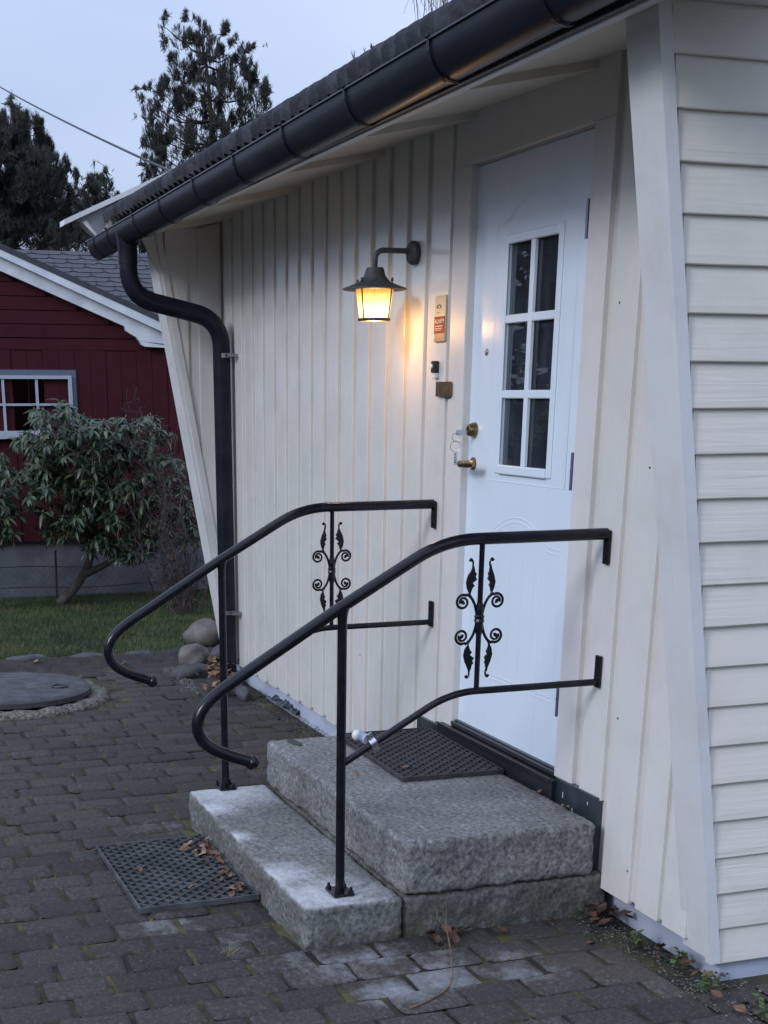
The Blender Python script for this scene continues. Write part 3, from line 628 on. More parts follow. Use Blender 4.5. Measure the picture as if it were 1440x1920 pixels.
for i, xb_ in enumerate([1.22, .584, -.073, -.717, -1.346, -1.986, -2.64, -3.22, -3.9, -4.3]):
    q = MB(); pth = [(xb_, YC + (R_ + .004) * math.cos(a), gz(xb_) + (R_ * 1.34 + .004) * math.sin(a)) for a in [PI + PI * k / 12 for k in range(13)]]
    pth = [(xb_, YC - R_ - .006, gz(xb_) + .01)] + pth
    q.tube(pth, .012, 6, True, ((0, 0, 0), 1)) if False else None
    vs = []
    for (a, b_, c_) in pth:
        d = Vector((0, b_ - YC, c_ - gz(xb_))); d = d.normalized() * .002
        for sx in (-.009, .009): vs += [(a + sx, b_ + d.y, c_ + d.z), (a + sx, b_ - d.y * .2, c_ - d.z * .2)]
    L = len(pth); fs = []
    for k2 in range(L - 1):
        o_ = k2 * 4; fs += [(o_, o_ + 2, o_ + 6, o_ + 4), (o_ + 1, o_ + 5, o_ + 7, o_ + 3), (o_, o_ + 4, o_ + 5, o_ + 1), (o_ + 2, o_ + 3, o_ + 7, o_ + 6)]
    q.add(vs, fs + [(0, 1, 3, 2)]); q.lathe([(.006, 0), (.009, .004), (.006, .012)], (xb_, YC - R_ - .004, gz(xb_) + .002), 8)
    q.build('gutter_bracket', m_gut, gutter)
# downpipe
dp = MB()
path = roundpath([(-3.66, -.598, 2.50), (-3.66, -.60, 2.185), (-3.66, -.075, 2.07), (-3.66, -.065, -.02)], [.14, .15], 9)
dp.tube([p for p in path], .05, 20)
dp.tube([(-3.66, -.598, 2.56), (-3.66, -.598, 2.50), (-3.66, -.599, 2.44), (-3.66, -.60, 2.35)], [.066, .064, .054, .0535], 20)
pipe = dp.build('downpipe', m_pipe, house, smooth=True, sharp=50)
for z in (1.88, .42):
    q = MB(); q.lathe([(.051, -.012), (.0535, -.012), (.0535, .012), (.051, .012)], (-3.66, -.065, z), 20, cap=False); q.box(-3.60, -3.565, -.06, .0, z - .008, z + .008); q.box(-3.75, -3.72, -.06, .0, z - .008, z + .008)
    q.build('pipe_clip', m_dsteel, pipe)

# --- door
YD = .028
fr_ = MB()
fr_.box(-.668, -.532, -.004, .0235, .37, 2.452, .002)      # left casing
fr_.box(.345, .468, -.004, .0235, .392, 2.452, .002)        # right casing
fr_.box(-.668, .468, -.002, .0235, 2.452, 2.68, .002)      # head board
fr_.box(-.556, -.540, .0235, .09, .40, 2.452); fr_.box(.335, .346, .0235, .09, .40, 2.452); fr_.box(-.54, .335, .0235, .09, 2.447, 2.452)
fr_.box(-.540, -.528, .0, .028, .40, 2.447)
fr_.build('door_frame', m_case, house)
WX0, WX1, WZ0, WZ1 = -.262, .112, 1.42, 2.169
d = MB()
d.box(-.540, WX0, YD, YD + .05, .405, 2.445, .0015); d.box(WX1, .333, YD, YD + .05, .405, 2.445, .0015)
d.box(WX0, WX1, YD + .0002, YD + .05, .405, WZ0); d.box(WX0, WX1, YD + .0002, YD + .05, WZ1, 2.445)
# arched and straight mouldings pressed into the leaf
def mould(pts, r=.0032):
    d.tube([(px, YD - .0002, pz) for px, pz in pts], r, 6, True, ((0, 1, 0), .24))
for o_ in (0, .016):
    pl, pr_ = -.43 + o_, .25 - o_; zb_, zt_ = .63 + o_, 1.16 - o_
    arcp = [(pl + (pr_ - pl) * t_ / 20, zt_ + (.085 * math.sin(PI * max(0, min(1, (t_ / 20 - .14) / .72))) ** .9 if .14 < t_ / 20 < .86 else 0)) for t_ in range(21)]
    mould([(pl, zb_)] + arcp + [(pr_, zb_), (pl, zb_)])
    arc2 = [(-.36 + o_ + (.60 - 2 * o_) * t_ / 20, 2.235 - o_ * .4 + (.085 * math.sin(PI * max(0, min(1, (t_ / 20 - .12) / .76))) ** .9 if .12 < t_ / 20 < .88 else 0)) for t_ in range(21)]
    mould([(-.36 + o_, 1.365)] + arc2 + [(.24 - o_, 1.365), (-.36 + o_, 1.365)])
for k in range(1, 7):
    px = -.42 + .67 * k / 7; mould([(px, .66), (px, 1.13)], .0014)
door = d.build('door', m_door, house, smooth=True, sharp=30)
tag(door, 'glossy white door with six small panes and a brass handle')
f = MB(); e_ = .028
f.box(WX0 - e_, WX0 + .004, YD - .007, YD + .002, WZ0 - e_, WZ1 + e_, .004); f.box(WX1 - .004, WX1 + e_, YD - .007, YD + .002, WZ0 - e_, WZ1 + e_, .004)
f.box(WX0 + .0042, WX1 - .0042, YD - .0068, YD + .002, WZ1 - .004, WZ1 + e_ - .0005, .004); f.box(WX0 + .0042, WX1 - .0042, YD - .013, YD + .002, WZ0 - e_ - .0005, WZ0 + .004, .004)
f.box(-.088, -.060, YD - .004, YD + .012, WZ0 + .003, WZ1 - .003, .003)
for zc_ in (1.920, 1.668): f.box(WX0 + .003, WX1 - .003, YD - .003, YD + .0115, zc_ - .014, zc_ + .014, .003)
f.build('window_frame', m_door, door)
f = MB()
for xa_, xb_ in ((WX0, -.075), (-.073, WX1)):
    for za_, zb_ in ((WZ0, 1.667), (1.669, 1.919), (1.921, WZ1)):
        q = MB(); q.box(xa_ + .001, xb_ - .001, YD + .0125, YD + .0165, za_ + .001, zb_ - .001); q.build('window_pane', m_glass, door)
q = MB(); vs = []
for i in range(22):
    xx = -.262 + .03 * i / 21; yy = .06 + .008 * math.sin(i * 1.6); vs += [(xx, yy, 1.3), (xx, yy, 2.3)]
for i in range(22):
    xx = -.06 + .012 * i / 21; yy = .06 + .008 * math.sin(i * 1.6); vs += [(xx, yy, 1.3), (xx, yy, 2.3)]
q.add(vs, [(2 * i, 2 * i + 2, 2 * i + 3, 2 * i + 1) for i in range(43) if i != 21]); q.build('curtain', m_curtain, door)
# hinges
m_hinge = mat('hinge_steel', (.16, .19, .26), .4, .8)
for z0, z1 in ((2.127, 2.241), (1.367, 1.487), (.604, .729)):
    q = MB(); q.tube([(.336, -.004, z0), (.336, -.004, z1)], .0052, 10); q.lathe([(.0062, -.003), (.0062, .003)], (.336, -.004, (z0 + z1) / 2), 10); q.build('hinge', m_hinge, door, smooth=True, sharp=40)
# lock, handle, peephole
q = MB(); q.lathe([(.029, 0), (.028, -.008), (.021, -.026), (.020, -.028), (.0145, -.030), (.0145, -.026), (0.001, -.026)], (-.478, YD, 1.54), 24, 'y'); q.build('lock_cylinder', m_brass, door, smooth=True, sharp=35)
q = MB(); q.lathe([(.024, 0), (.023, -.006), (.012, -.009), (.0105, -.045)], (-.478, YD, 1.418), 20, 'y')
q.tube(crom([(-.478, YD - .040, 1.418), (-.474, YD - .060, 1.418), (-.455, YD - .068, 1.4185), (-.40, YD - .068, 1.420), (-.345, YD - .064, 1.423)], 4), [.0115, .0115, .0118, .012, .012, .0122, .0125, .0128, .013, .013, .0135, .0138, .014, .014, .0138, .013, .010], 14, True, ((0, 1, 0), .7))
q.build('handle', m_brass, door, smooth=True, sharp=45)
q = MB(); q.lathe([(.0115, 0), (.011, -.004), (.007, -.005), (.001, -.004)], (-.403, YD, 1.815), 16, 'y'); q.build('peephole', m_dsteel, door, smooth=True)
# sill and threshold, flashings
q = MB(); q.box(-.534, .340, -.004, .075, .388, .404, .002); q.box(-.534, .340, .012, .07, .404, .409); q.build('door_sill', m_sill, house)
q = MB(); q.box(-.61, .375, -.030, .02, .28, .384, .003); q.box(-.60, .37, -.036, -.028, .372, .390, .003); q.build('threshold', m_thr, house)
q = MB(); q.box(-.86, -.612, -.012, .015, .24, .362, .001); q.build('flashing', m_flash, house)
q = MB(); q.box(.377, .655, -.012, .014, .08, .392, .001); q.box(.377, .655, -.016, -.01, .384, .3955, .001); q.build('flashing', m_flash, house)
m_chalk = mat('chalk_marks', (.6, .62, .65), .8)
for (x, z, l) in [(.43, .345, .02), (.43, .30, .022), (.50, .30, .03), (.60, .36, .012), (-.70, .30, .01)]:
    q = MB(); q.box(x, x + .003, -.0135, -.0122, z - l / 2, z + l / 2)
    if z == .30 and l == .022: q.box(x + .002, x + .013, -.0134, -.0122, z + .009, z + .012)
    q.build('chalk_mark', m_chalk, house)

# ================================================================== WALL FIXTURES
def text_mesh(s, size, loc, m, parent, name='lettering', sx=1.0):
    cu = bpy.data.curves.new(name, 'FONT'); cu.body = s; cu.size = size; cu.extrude = .0004; cu.resolution_u = 3
    to = bpy.data.objects.new(name + '_tmp', cu); COL.objects.link(to); bpy.context.view_layer.update()
    me = bpy.data.meshes.new_from_object(to.evaluated_get(bpy.context.evaluated_depsgraph_get())); bpy.data.objects.remove(to, do_unlink=True)
    me.transform(Matrix.Translation(loc) @ Matrix.Rotation(PI / 2, 4, 'X') @ Matrix.Diagonal((sx, 1, 1, 1)))
    me.materials.clear(); me.materials.append(m); o = bpy.data.objects.new(name, me); link(o, parent); return o
# lantern
LX, LY, LZ = -1.02, -.178, 2.0
lamp = empty('wall_lantern', (-1.02, 0, 2.2), 'lit black wall lantern hanging on a curved arm beside the door', 'lamp')
def rel(mb, o): mb.v = [(v[0] - o.location.x, v[1] - o.location.y, v[2] - o.location.z) for v in mb.v]; return mb
q = MB(); q.lathe([(.038, -.001), (.045, -.006), (.045, -.022), (.036, -.032), (.018, -.036), (.001, -.037)], (-1.02, 0, 2.2), 12, 'y'); rel(q, lamp).build('wall_mount', m_iron, lamp, smooth=True, sharp=35)
q = MB(); q.tube(roundpath([(-1.02, -.03, 2.206), (-1.02, -.178, 2.206), (-1.02, -.178, 2.125)], .055, 8), .0105, 12); rel(q, lamp).build('arm', m_iron, lamp, smooth=True, sharp=50)
q = MB(); q.lathe([(.001, .142), (.032, .142), (.036, .135), (.043, .112), (.062, .090), (.098, .076), (.127, .066), (.129, .062), (.124, .060), (.085, .064), (.07, .062), (.001, .062)], (LX, LY, LZ), 32); rel(q, lamp).build('hood', m_iron, lamp, smooth=True, sharp=30)
m_lg = bpy.data.materials.new('lantern_glass_lit'); m_lg.use_nodes = True; t = m_lg.node_tree; t.nodes.clear()
o_ = N(t, 'ShaderNodeOutputMaterial'); em = N(t, 'ShaderNodeEmission'); c = N(t, 'ShaderNodeTexCoord'); sp = N(t, 'ShaderNodeSeparateXYZ'); t.links.new(c.outputs['Object'], sp.inputs[0])
# glow: distance to the bulb inside the glass (object space, bulb sits low in the lantern)
dd = N(t, 'ShaderNodeVectorMath', operation='DISTANCE'); dd.inputs[1].default_value = (0, LY, LZ - .012 - 2.2); t.links.new(c.outputs['Object'], dd.inputs[0])
rp_ = N(t, 'ShaderNodeValToRGB'); el = rp_.color_ramp.elements; el[0].position = .55; el[0].color = (1, .74, .36, 1); el[1].position = 1; el[1].color = (.85, .38, .07, 1); e = el.new(.72); e.color = (1, .58, .17, 1)
mr_ = N(t, 'ShaderNodeMapRange'); mr_.inputs['From Min'].default_value = 0; mr_.inputs['From Max'].default_value = .105; t.links.new(dd.outputs['Value'], mr_.inputs['Value']); t.links.new(mr_.outputs[0], rp_.inputs[0]); t.links.new(rp_.outputs[0], em.inputs['Color'])
mr2_ = N(t, 'ShaderNodeMapRange'); mr2_.inputs['From Min'].default_value = .055; mr2_.inputs['From Max'].default_value = .10; mr2_.inputs['To Min'].default_value = 3.2; mr2_.inputs['To Max'].default_value = .95; t.links.new(dd.outputs['Value'], mr2_.inputs['Value'])
wn = N(t, 'ShaderNodeTexNoise'); wn.inputs['Scale'].default_value = 1; mpp = N(t, 'ShaderNodeMapping'); mpp.inputs['Scale'].default_value = (110, 110, 7); t.links.new(c.outputs['Object'], mpp.inputs[0]); t.links.new(mpp.outputs[0], wn.inputs['Vector'])
wm = N(t, 'ShaderNodeMapRange'); wm.inputs['To Min'].default_value = .55; wm.inputs['To Max'].default_value = 1.4; t.links.new(wn.outputs['Fac'], wm.inputs['Value'])
ml = N(t, 'ShaderNodeMath', operation='MULTIPLY'); t.links.new(mr2_.outputs[0], ml.inputs[0]); t.links.new(wm.outputs[0], ml.inputs[1]); t.links.new(ml.outputs[0], em.inputs['Strength'])
gl = N(t, 'ShaderNodeBsdfGlossy'); gl.inputs['Roughness'].default_value = .1; fr2 = N(t, 'ShaderNodeFresnel'); mxs = N(t, 'ShaderNodeMixShader'); t.links.new(fr2.outputs[0], mxs.inputs[0]); t.links.new(em.outputs[0], mxs.inputs[1]); t.links.new(gl.outputs[0], mxs.inputs[2]); t.links.new(mxs.outputs[0], o_.inputs[0])
q = MB(); q.lathe([(.076, .060), (.074, .05), (.060, -.044), (.058, -.048)], (LX, LY, LZ), 32, cap=False); rel(q, lamp).build('glass', m_lg, lamp, smooth=True)
m_bulb = bpy.data.materials.new('bulb_glow'); m_bulb.use_nodes = True; bb = m_bulb.node_tree.nodes['Principled BSDF']; bb.inputs['Emission Color'].default_value = (1, .8, .45, 1); bb.inputs['Emission Strength'].default_value = 9
q = MB(); q.lathe([(.001, -.056), (.016, -.053), (.022, -.044), (.022, -.03), (.012, .0), (.012, .04)], (LX, LY, LZ), 16); rel(q, lamp).build('bulb', m_bulb, lamp, smooth=True)
q = MB(); q.lathe([(.062, -.044), (.0655, -.045), (.0645, -.054), (.056, -.056), (.052, -.052), (.058, -.048)], (LX, LY, LZ), 32, cap=False); rel(q, lamp).build('bottom_ring', m_iron, lamp, smooth=True)
for a in (20, 110, 200, 290):
    a = math.radians(a + 12); ca, sa = math.cos(a), math.sin(a)
    q = MB(); q.tube([(LX + ca * r, LY + sa * r, LZ + h) for r, h in ((.056, -.054), (.070, -.046), (.0845, .062), (.0855, .098))], .0028, 6)
    q.tube([(LX + ca * .0855, LY + sa * .0855, LZ + .088), (LX + ca * .0855, LY + sa * .0855, LZ + .102)], .005, 6)
    rel(q, lamp).build('cage_rod', m_iron, lamp, smooth=True)
pl_ = bpy.data.lights.new('lantern_light', 'POINT'); pl_.energy = 2.6; pl_.color = (1, .50, .16); pl_.shadow_soft_size = .03
po = bpy.data.objects.new('lantern_light', pl_); po.location = (0, LY, LZ - .075 - 2.2); link(po, lamp)

# alarm sign
sg = empty('alarm_sign', (-.755, -.003, 1.94), 'narrow alarm notice with a red band reading ALARM, above the doorbell', 'sign')
m_sg1 = mat('sign_silver', (.50, .42, .32), .3); m_sg2 = mat('sign_red', (.24, .008, .012), .6, spec=.2); m_sg3 = mat('sign_print', (.75, .62, .5), .6); m_sg4 = mat('sign_brown', (.16, .12, .10), .5)
q = MB(); q.box(-.808, -.706, -.008, .0, 1.861, 2.027, .0015); rel(q, sg).build('plate', m_sg1, sg)
q = MB(); q.box(-.806, -.710, -.0095, -.0082, 1.892, 1.953); rel(q, sg).build('red_band', m_sg2, sg)
q = MB(); q.box(-.806, -.708, -.0092, -.0081, 1.8625, 1.8915); rel(q, sg).build('lower_field', m_sg4, sg)
text_mesh('ALARM', .024, Vector((-.800, -.0100, 1.928)) - sg.location, m_sg3, sg, sx=1.12)
text_mesh('9', .026, Vector((-.802, -.0098, 1.868)) - sg.location, m_sg3, sg)
q = MB(); q.box(-.797, -.728, -.0102, -.0096, 1.917, 1.920); q.box(-.797, -.728, -.0102, -.0096, 1.909, 1.911); q.box(-.797, -.738, -.0102, -.0096, 1.903, 1.905); rel(q, sg).build('small_print', m_sg3, sg)
q = MB(); q.tube([(-.766 + .018 * math.cos(a), -.0090, 1.985 + .010 * math.sin(a)) for a in [PI * k / 8 for k in range(9)]], .0022, 6); q.tube([(-.784, -.009, 1.984), (-.750, -.009, 1.984)], .0012, 6); q.tube([(-.786, -.009, 1.968), (-.752, -.009, 1.968)], .0010, 6); rel(q, sg).build('emblem', m_sg4, sg)
# doorbell
db = empty('doorbell', (-.78, 0, 1.76), 'small black doorbell with a round white button above the brass plate', 'doorbell')
q = MB(); q.box(-.800, -.767, -.022, 0, 1.748, 1.792, .003); rel(q, db).build('housing', m_blackp, db)
q = MB(); q.lathe([(.0085, 0), (.0085, -.004), (.006, -.006), (.001, -.0065)], (-.7865, -.022, 1.772), 16, 'y'); rel(q, db).build('button', m_white, db, smooth=True, sharp=40)
q = MB(); q.box(-.800, -.768, -.016, 0, 1.728, 1.747, .002); rel(q, db).build('lower_cover', m_trim, db)
# plate
npz = empty('name_plate', (-.69, 0, 1.686), 'blank copper coloured name plate on the boards beside the door', 'name plate')
q = MB(); q.box(-.768, -.622, -.012, -.009, 1.660, 1.715, .001); rel(q, npz).build('plate', m_plate, npz)
q = MB(); q.box(-.70, -.64, -.0085, .014, 1.653, 1.70); rel(q, npz).build('spacer', m_flash, npz)
# keys
kr = empty('key_ring', (-.478, YD, 1.54), 'two linked steel key rings with a tag hanging from the door lock', 'keys')
q = MB(); q.box(-.480, -.476, -.02, .0, 1.529, 1.537); q.box(-.4795, -.4765, -.050, -.018, 1.522, 1.541, .001); rel(q, kr).build('key', m_steel, kr)
def ring(mb, c_, r, th=.0011, ax='x'):
    mb.tube([(c_[0] + (r * math.cos(a) if ax == 'y' else r * .45 * math.cos(a)), c_[1] + (0 if ax == 'y' else r * .9 * math.cos(a)), c_[2] + r * math.sin(a)) for a in [2 * PI * k / 24 for k in range(25)]], th, 5, False)
q = MB(); ring(q, (-.477, -.052, 1.515), .014); rel(q, kr).build('ring', m_dsteel, kr)
q = MB(); ring(q, (-.477, -.052, 1.481), .019); rel(q, kr).build('ring', m_dsteel, kr)
q = MB(); q.box(-.480, -.474, -.060, -.044, 1.415, 1.463, .001); rel(q, kr).build('tag', m_trim, kr)
q = MB()
for z in (1.452, 1.442, 1.432, 1.424): q.box(-.4738, -.4732, -.056, -.050, z - .002, z + .0015); q.box(-.482, -.4805, -.056, -.050, z - .002, z + .0015)
rel(q, kr).build('tag_marks', m_blackp, kr)

# ================================================================== STONE STEPS
def stone(name, x0, x1, y0, y1, z0, z1, material, label, amp_side=.011, amp_top=.0025, res=.0125, seed=1, rc=.014):
    dx, dy, dz = x1 - x0, y1 - y0, z1 - z0; cx, cy, cz = (x0 + x1) / 2, (y0 + y1) / 2, (z0 + z1) / 2
    mb = MB(); nxn, nyn, nzn = max(4, int(dx / res)), max(4, int(dy / res)), max(4, int(dz / res))
    idx = {}
    def V(i, j, k):
        if (i, j, k) in idx: return idx[(i, j, k)]
        x, y, z = x0 + dx * i / nxn, y0 + dy * j / nyn, z0 + dz * k / nzn
        # rounding
        px, py, pz = x, y, z
        q = Vector((max(0, abs(x - cx) - dx / 2 + rc), max(0, abs(y - cy) - dy / 2 + rc), max(0, abs(z - cz) - dz / 2 + rc)))
        ln = q.length
        if ln > rc:
            q = q * (rc / ln)
        nv = Vector((math.copysign(q.x, x - cx), math.copysign(q.y, y - cy), math.copysign(q.z, z - cz)))
        base = Vector((math.copysign(min(abs(x - cx), dx / 2 - rc), x - cx), math.copysign(min(abs(y - cy), dy / 2 - rc), y - cy), math.copysign(min(abs(z - cz), dz / 2 - rc), z - cz)))
        p = base + nv; nrm = nv.normalized() if nv.length > 1e-6 else Vector((0, 0, 1))
        upness = max(0, nrm.z) ** 3; amp = amp_side * (1 - upness) + amp_top * upness
        wv = Vector((x, y, z + seed * 7.7))
        dd = amp * (noise.noise(wv * 13) * .75 + noise.noise(wv * 38) * .55 + noise.noise(wv * 85) * .3) + amp * .2 * (noise.noise(wv * 4))
        # chipped upper arris
        if upness < .9 and nrm.z > .25: dd -= .006 * max(0, noise.noise(wv * 9)) + .003 * max(0, noise.noise(wv * 40))
        p = p + nrm * dd
        idx[(i, j, k)] = len(mb.v); mb.v.append((cx + p.x, cy + p.y, cz + p.z)); return idx[(i, j, k)]
    def Q(a, b_, c_, d_): mb.f.append((a, b_, c_, d_)); mb.mi.append(0)
    for i in range(nxn):
        for j in range(nyn): Q(V(i, j, nzn), V(i + 1, j, nzn), V(i + 1, j + 1, nzn), V(i, j + 1, nzn)); Q(V(i, j, 0), V(i, j + 1, 0), V(i + 1, j + 1, 0), V(i + 1, j, 0))
        for k in range(nzn): Q(V(i, 0, k), V(i + 1, 0, k), V(i + 1, 0, k + 1), V(i, 0, k + 1)); Q(V(i, nyn, k), V(i, nyn, k + 1), V(i + 1, nyn, k + 1), V(i + 1, nyn, k))
    for j in range(nyn):
        for k in range(nzn): Q(V(0, j, k), V(0, j, k + 1), V(0, j + 1, k + 1), V(0, j + 1, k)); Q(V(nxn, j, k), V(nxn, j + 1, k), V(nxn, j + 1, k + 1), V(nxn, j, k + 1))
    o = mb.build(name, material, None, smooth=True, recalc=False); return tag(o, label, 'step')
m_gr1 = granite('granite_lower', (.175, .178, .180), salt=[(.60, -.97, .34), (-.70, -.93, .40), (-.50, -1.03, .2), (.36, -1.04, .24), (-.1, -1.06, .12)])
m_gr2 = granite('granite_upper', (.17, .172, .176))
m_gr3 = granite('granite_base', (.10, .10, .098))
stone('lower_step', -.77, .705, -1.063, -.731, -.04, .139, m_gr1, 'low granite step dusted with white salt at both ends', seed=1)
us_ = stone('upper_step', -.765, .708, -.725, -.035, .142, .324, m_gr2, 'high granite step slab carrying the black doormat', seed=2)
stone('step_foundation_block', -.72, .70, -.722, .03, -.05, .139, m_gr3, 'dark mossy stone block underneath the upper granite slab', seed=3, amp_side=.011, rc=.02)
q = MB(); m_dark_oval = mat('dark_oval_matte', (.05, .05, .05), .8)
vs = [(-.69, -.63, .3275)] + [(-.69 + (.06 + .008 * math.sin(3 * a)) * math.cos(a), -.63 + (.022 + .004 * math.sin(2 * a)) * math.sin(a), .3272) for a in [2 * PI * k / 20 for k in range(20)]]
q.add(vs, [(0, 1 + k, 1 + (k + 1) % 20) for k in range(20)]); q.build('dark_oval', m_dark_oval, us_)  # flat dark oval on the slab top

# ================================================================== HANDRAILS
def handrail(x, name, label, bx):
    h = empty(name, (x, -.906, .139), label, 'handrail', 'black steel handrails on the steps')
    def B(mb, nm, m_=m_black, parent=h, **k): return rel(mb, h).build(nm, m_, parent, **k)
    top = [(x, -.012, 1.250), (x, -.575, 1.248), (x, -.915, 1.058), (x, -1.283, .837)]
    p = roundpath(top, [.11, .05], 8)
    p = [v for v in p[:-1]] + crom([(x, -1.27, .845), (x, -1.318, .812), (x, -1.352, .775), (x, -1.368, .733), (x, -1.358, .690), (x, -1.325, .656), (x, -1.27, .628), (x, -1.205, .604)], 4)
    q = MB(); q.tube(p, .0185, 16); B(q, 'top_rail', smooth=True, sharp=60)
    q = MB(); e0 = Vector((x, -1.205, .604)); dv = Vector((0, .065, -.024)).normalized()
    q.tube([e0 - dv * .004, e0 + dv * .006, e0 + dv * .012, e0 + dv * .02, e0 + dv * .026, e0 + dv * .03], [.0225, .0245, .0235, .020, .013, .003], 16); B(q, 'end_cap', smooth=True)
    low = roundpath([(x, -.012, .775), (x, -.537, .774), (x, -.90, .572)], [.09], 8)
    q = MB(); q.tube(low, .0115, 12); B(q, 'lower_rail', smooth=True, sharp=60)
    q = MB(); q.tube([(x, -.906, .146), (x, -.906, 1.052)], .0148, 16); q.tube([(x, -.906, 1.022), (x, -.906, 1.045), (x, -.906, 1.06)], [.0150, .018, .024], 16); B(q, 'post', smooth=True, sharp=60)
    q = MB(); q.tube([(x, -.447, .775), (x, -.447, 1.24)], .0085, 4 if False else 12); B(q, 'baluster', smooth=True, sharp=60)
    pl2 = MB(); pl2.box(x - .045, x + .045, -.942, -.870, .1415, .1495, .002); pp = B(pl2, 'base_plate')
    for sx in (-.034, .034):
        for sy in (-.932, -.880):
            b_ = MB(); b_.lathe([(.009, 0), (.009, .007), (.005, .0072), (.005, .018), (.001, .019)], (x + sx, sy, .1495), 6); B(b_, 'bolt', m_black, pp)
    for z0, z1 in ((1.155, 1.262), (.757, .862)):
        q = MB(); q.box(x - .016, x + .016, -.0135, -.0035, z0, z1, .002)
        for zz in (z0 + .02, z1 - .03): q.lathe([(.006, 0), (.006, -.004), (.002, -.005)], (x, -.0135, zz), 10, 'y')
        B(q, 'wall_bracket')
    # ornament in the plane of the rail
    orn = MB(); C0 = (-.447, 1.003); flatx = ((1, 0, 0), .62)
    for sy in (-1, 1):
        for sz in (-1, 1):
            def W(a, b_): return (x, C0[0] + sy * a, C0[1] + sz * b_)
            sp_ = [(.009, .008), (.011, .022), (.018, .046), (.030, .066), (.044, .0765)]
            spi = []
            for k in range(0, 22):
                th = math.radians(118) - k / 21 * math.radians(500); rr_ = .0235 - .0135 * k / 21
                spi.append((.0585 + rr_ * math.cos(th), .0535 + rr_ * math.sin(th)))
            pth = [W(*a) for a in sp_] + [W(*a) for a in spi]
            pth = crom(pth, 2); n_ = len(pth)
            orn.tube(pth, [.0050 - .0014 * i / n_ for i in range(n_)], 7, True, flatx)
            orn.tube([W(.0585 - .006, .0535 - .006), W(.0585, .0535), W(.0585 + .006, .0535 + .005)], [.003, .0068, .004], 8, True, flatx)
            # leaf
            wd = 1.15 if sy == bx else .75
            stem = crom([W(.026, .062), W(.036, .078), W(.043, .098), W(.045, .118), W(.038, .142), W(.030, .160), (W(.029, .176)), W(.035, .184), W(.040, .178)], 3)
            orn.tube(stem, [.003] * (len(stem) - 8) + [.0035] * 4 + [.0045, .005, .0055, .0055], 6, True, flatx)
            outl = [(.036, .076), (.046, .094), (.0495, .114), (.044, .135), (.034, .155), (.030, .168), (.026, .157), (.0235, .145), (.019, .139), (.0225, .131), (.017, .122), (.024, .117), (.030, .112), (.024, .103), (.030, .097), (.033, .088)]
            cxl = .040
            pts2 = [(cxl + (a - cxl) * wd if a < cxl else a, b_) for a, b_ in outl]
            poly = [(C0[0] + sy * a, C0[1] + sz * b_) for a, b_ in pts2]
            orn.prism(poly, 'x', x - .0038, x + .0038)
    orn.lathe([(.009, -.018), (.013, -.013), (.0165, -.008), (.0145, 0), (.0165, .008), (.013, .013), (.009, .018)], (x, C0[0], C0[1]), 12)
    orn.lathe([(.0095, -.05), (.0125, -.03), (.0125, .03), (.0095, .05)], (x, C0[0], C0[1]), 12)
    B(orn, 'scroll_ornament')
    return h
handrail(.600, 'handrail', 'near black steel handrail carrying a metal pipe clip on its lower bar', -1)
handrail(-.757, 'handrail', 'far black steel handrail standing beside the downpipe end of the steps', 1)
# clip on the lower bar
ck = empty('pipe_clip', (.6, -.80, .632), 'shiny galvanised pipe clip with a white stub on the near lower rail', 'pipe clip')
lowdir = Vector((0, -.363, -.202)).normalized(); nrmv = Vector((0, -lowdir.z, lowdir.y)); bas = Matrix((( 1, 0, 0, 0), (0, lowdir.y, nrmv.y, 0), (0, lowdir.z, nrmv.z, 0), (0, 0, 0, 1)))
q = MB(); q.lathe([(.0122, -.011), (.0145, -.011), (.0145, .011), (.0122, .011)], (0, 0, 0), 20, 'y', cap=False)
q.box(-.002, .002, -.011, .011, .0135, .034, .0008); q.box(-.002, .002, -.011, .011, -.034, -.0135, .0008)
q.v = [tuple(bas @ Vector(v)) for v in q.v]; q.build('strap', m_steel, ck, smooth=True, sharp=35)
for zz in (.026, -.026):
    q = MB(); q.lathe([(.004, .002), (.004, .005), (.001, .0055)], (0, 0, zz), 8, 'x')
    q.v = [tuple(bas @ Vector(v)) for v in q.v]; q.build('screw', m_dsteel, ck)
q = MB(); q.tube([(-.055, -.02, .012), (-.013, -.012, .006)], [.016, .016], 14); q.build('grey_stub', m_plinth, ck, smooth=True, sharp=50)
q = MB(); q.lathe([(.017, 0), (.0175, -.008), (.014, -.016), (.007, -.021), (.001, -.022)], (-.062, -.024, .012), 16, 'y'); q.build('white_cap', m_white, ck, smooth=True)

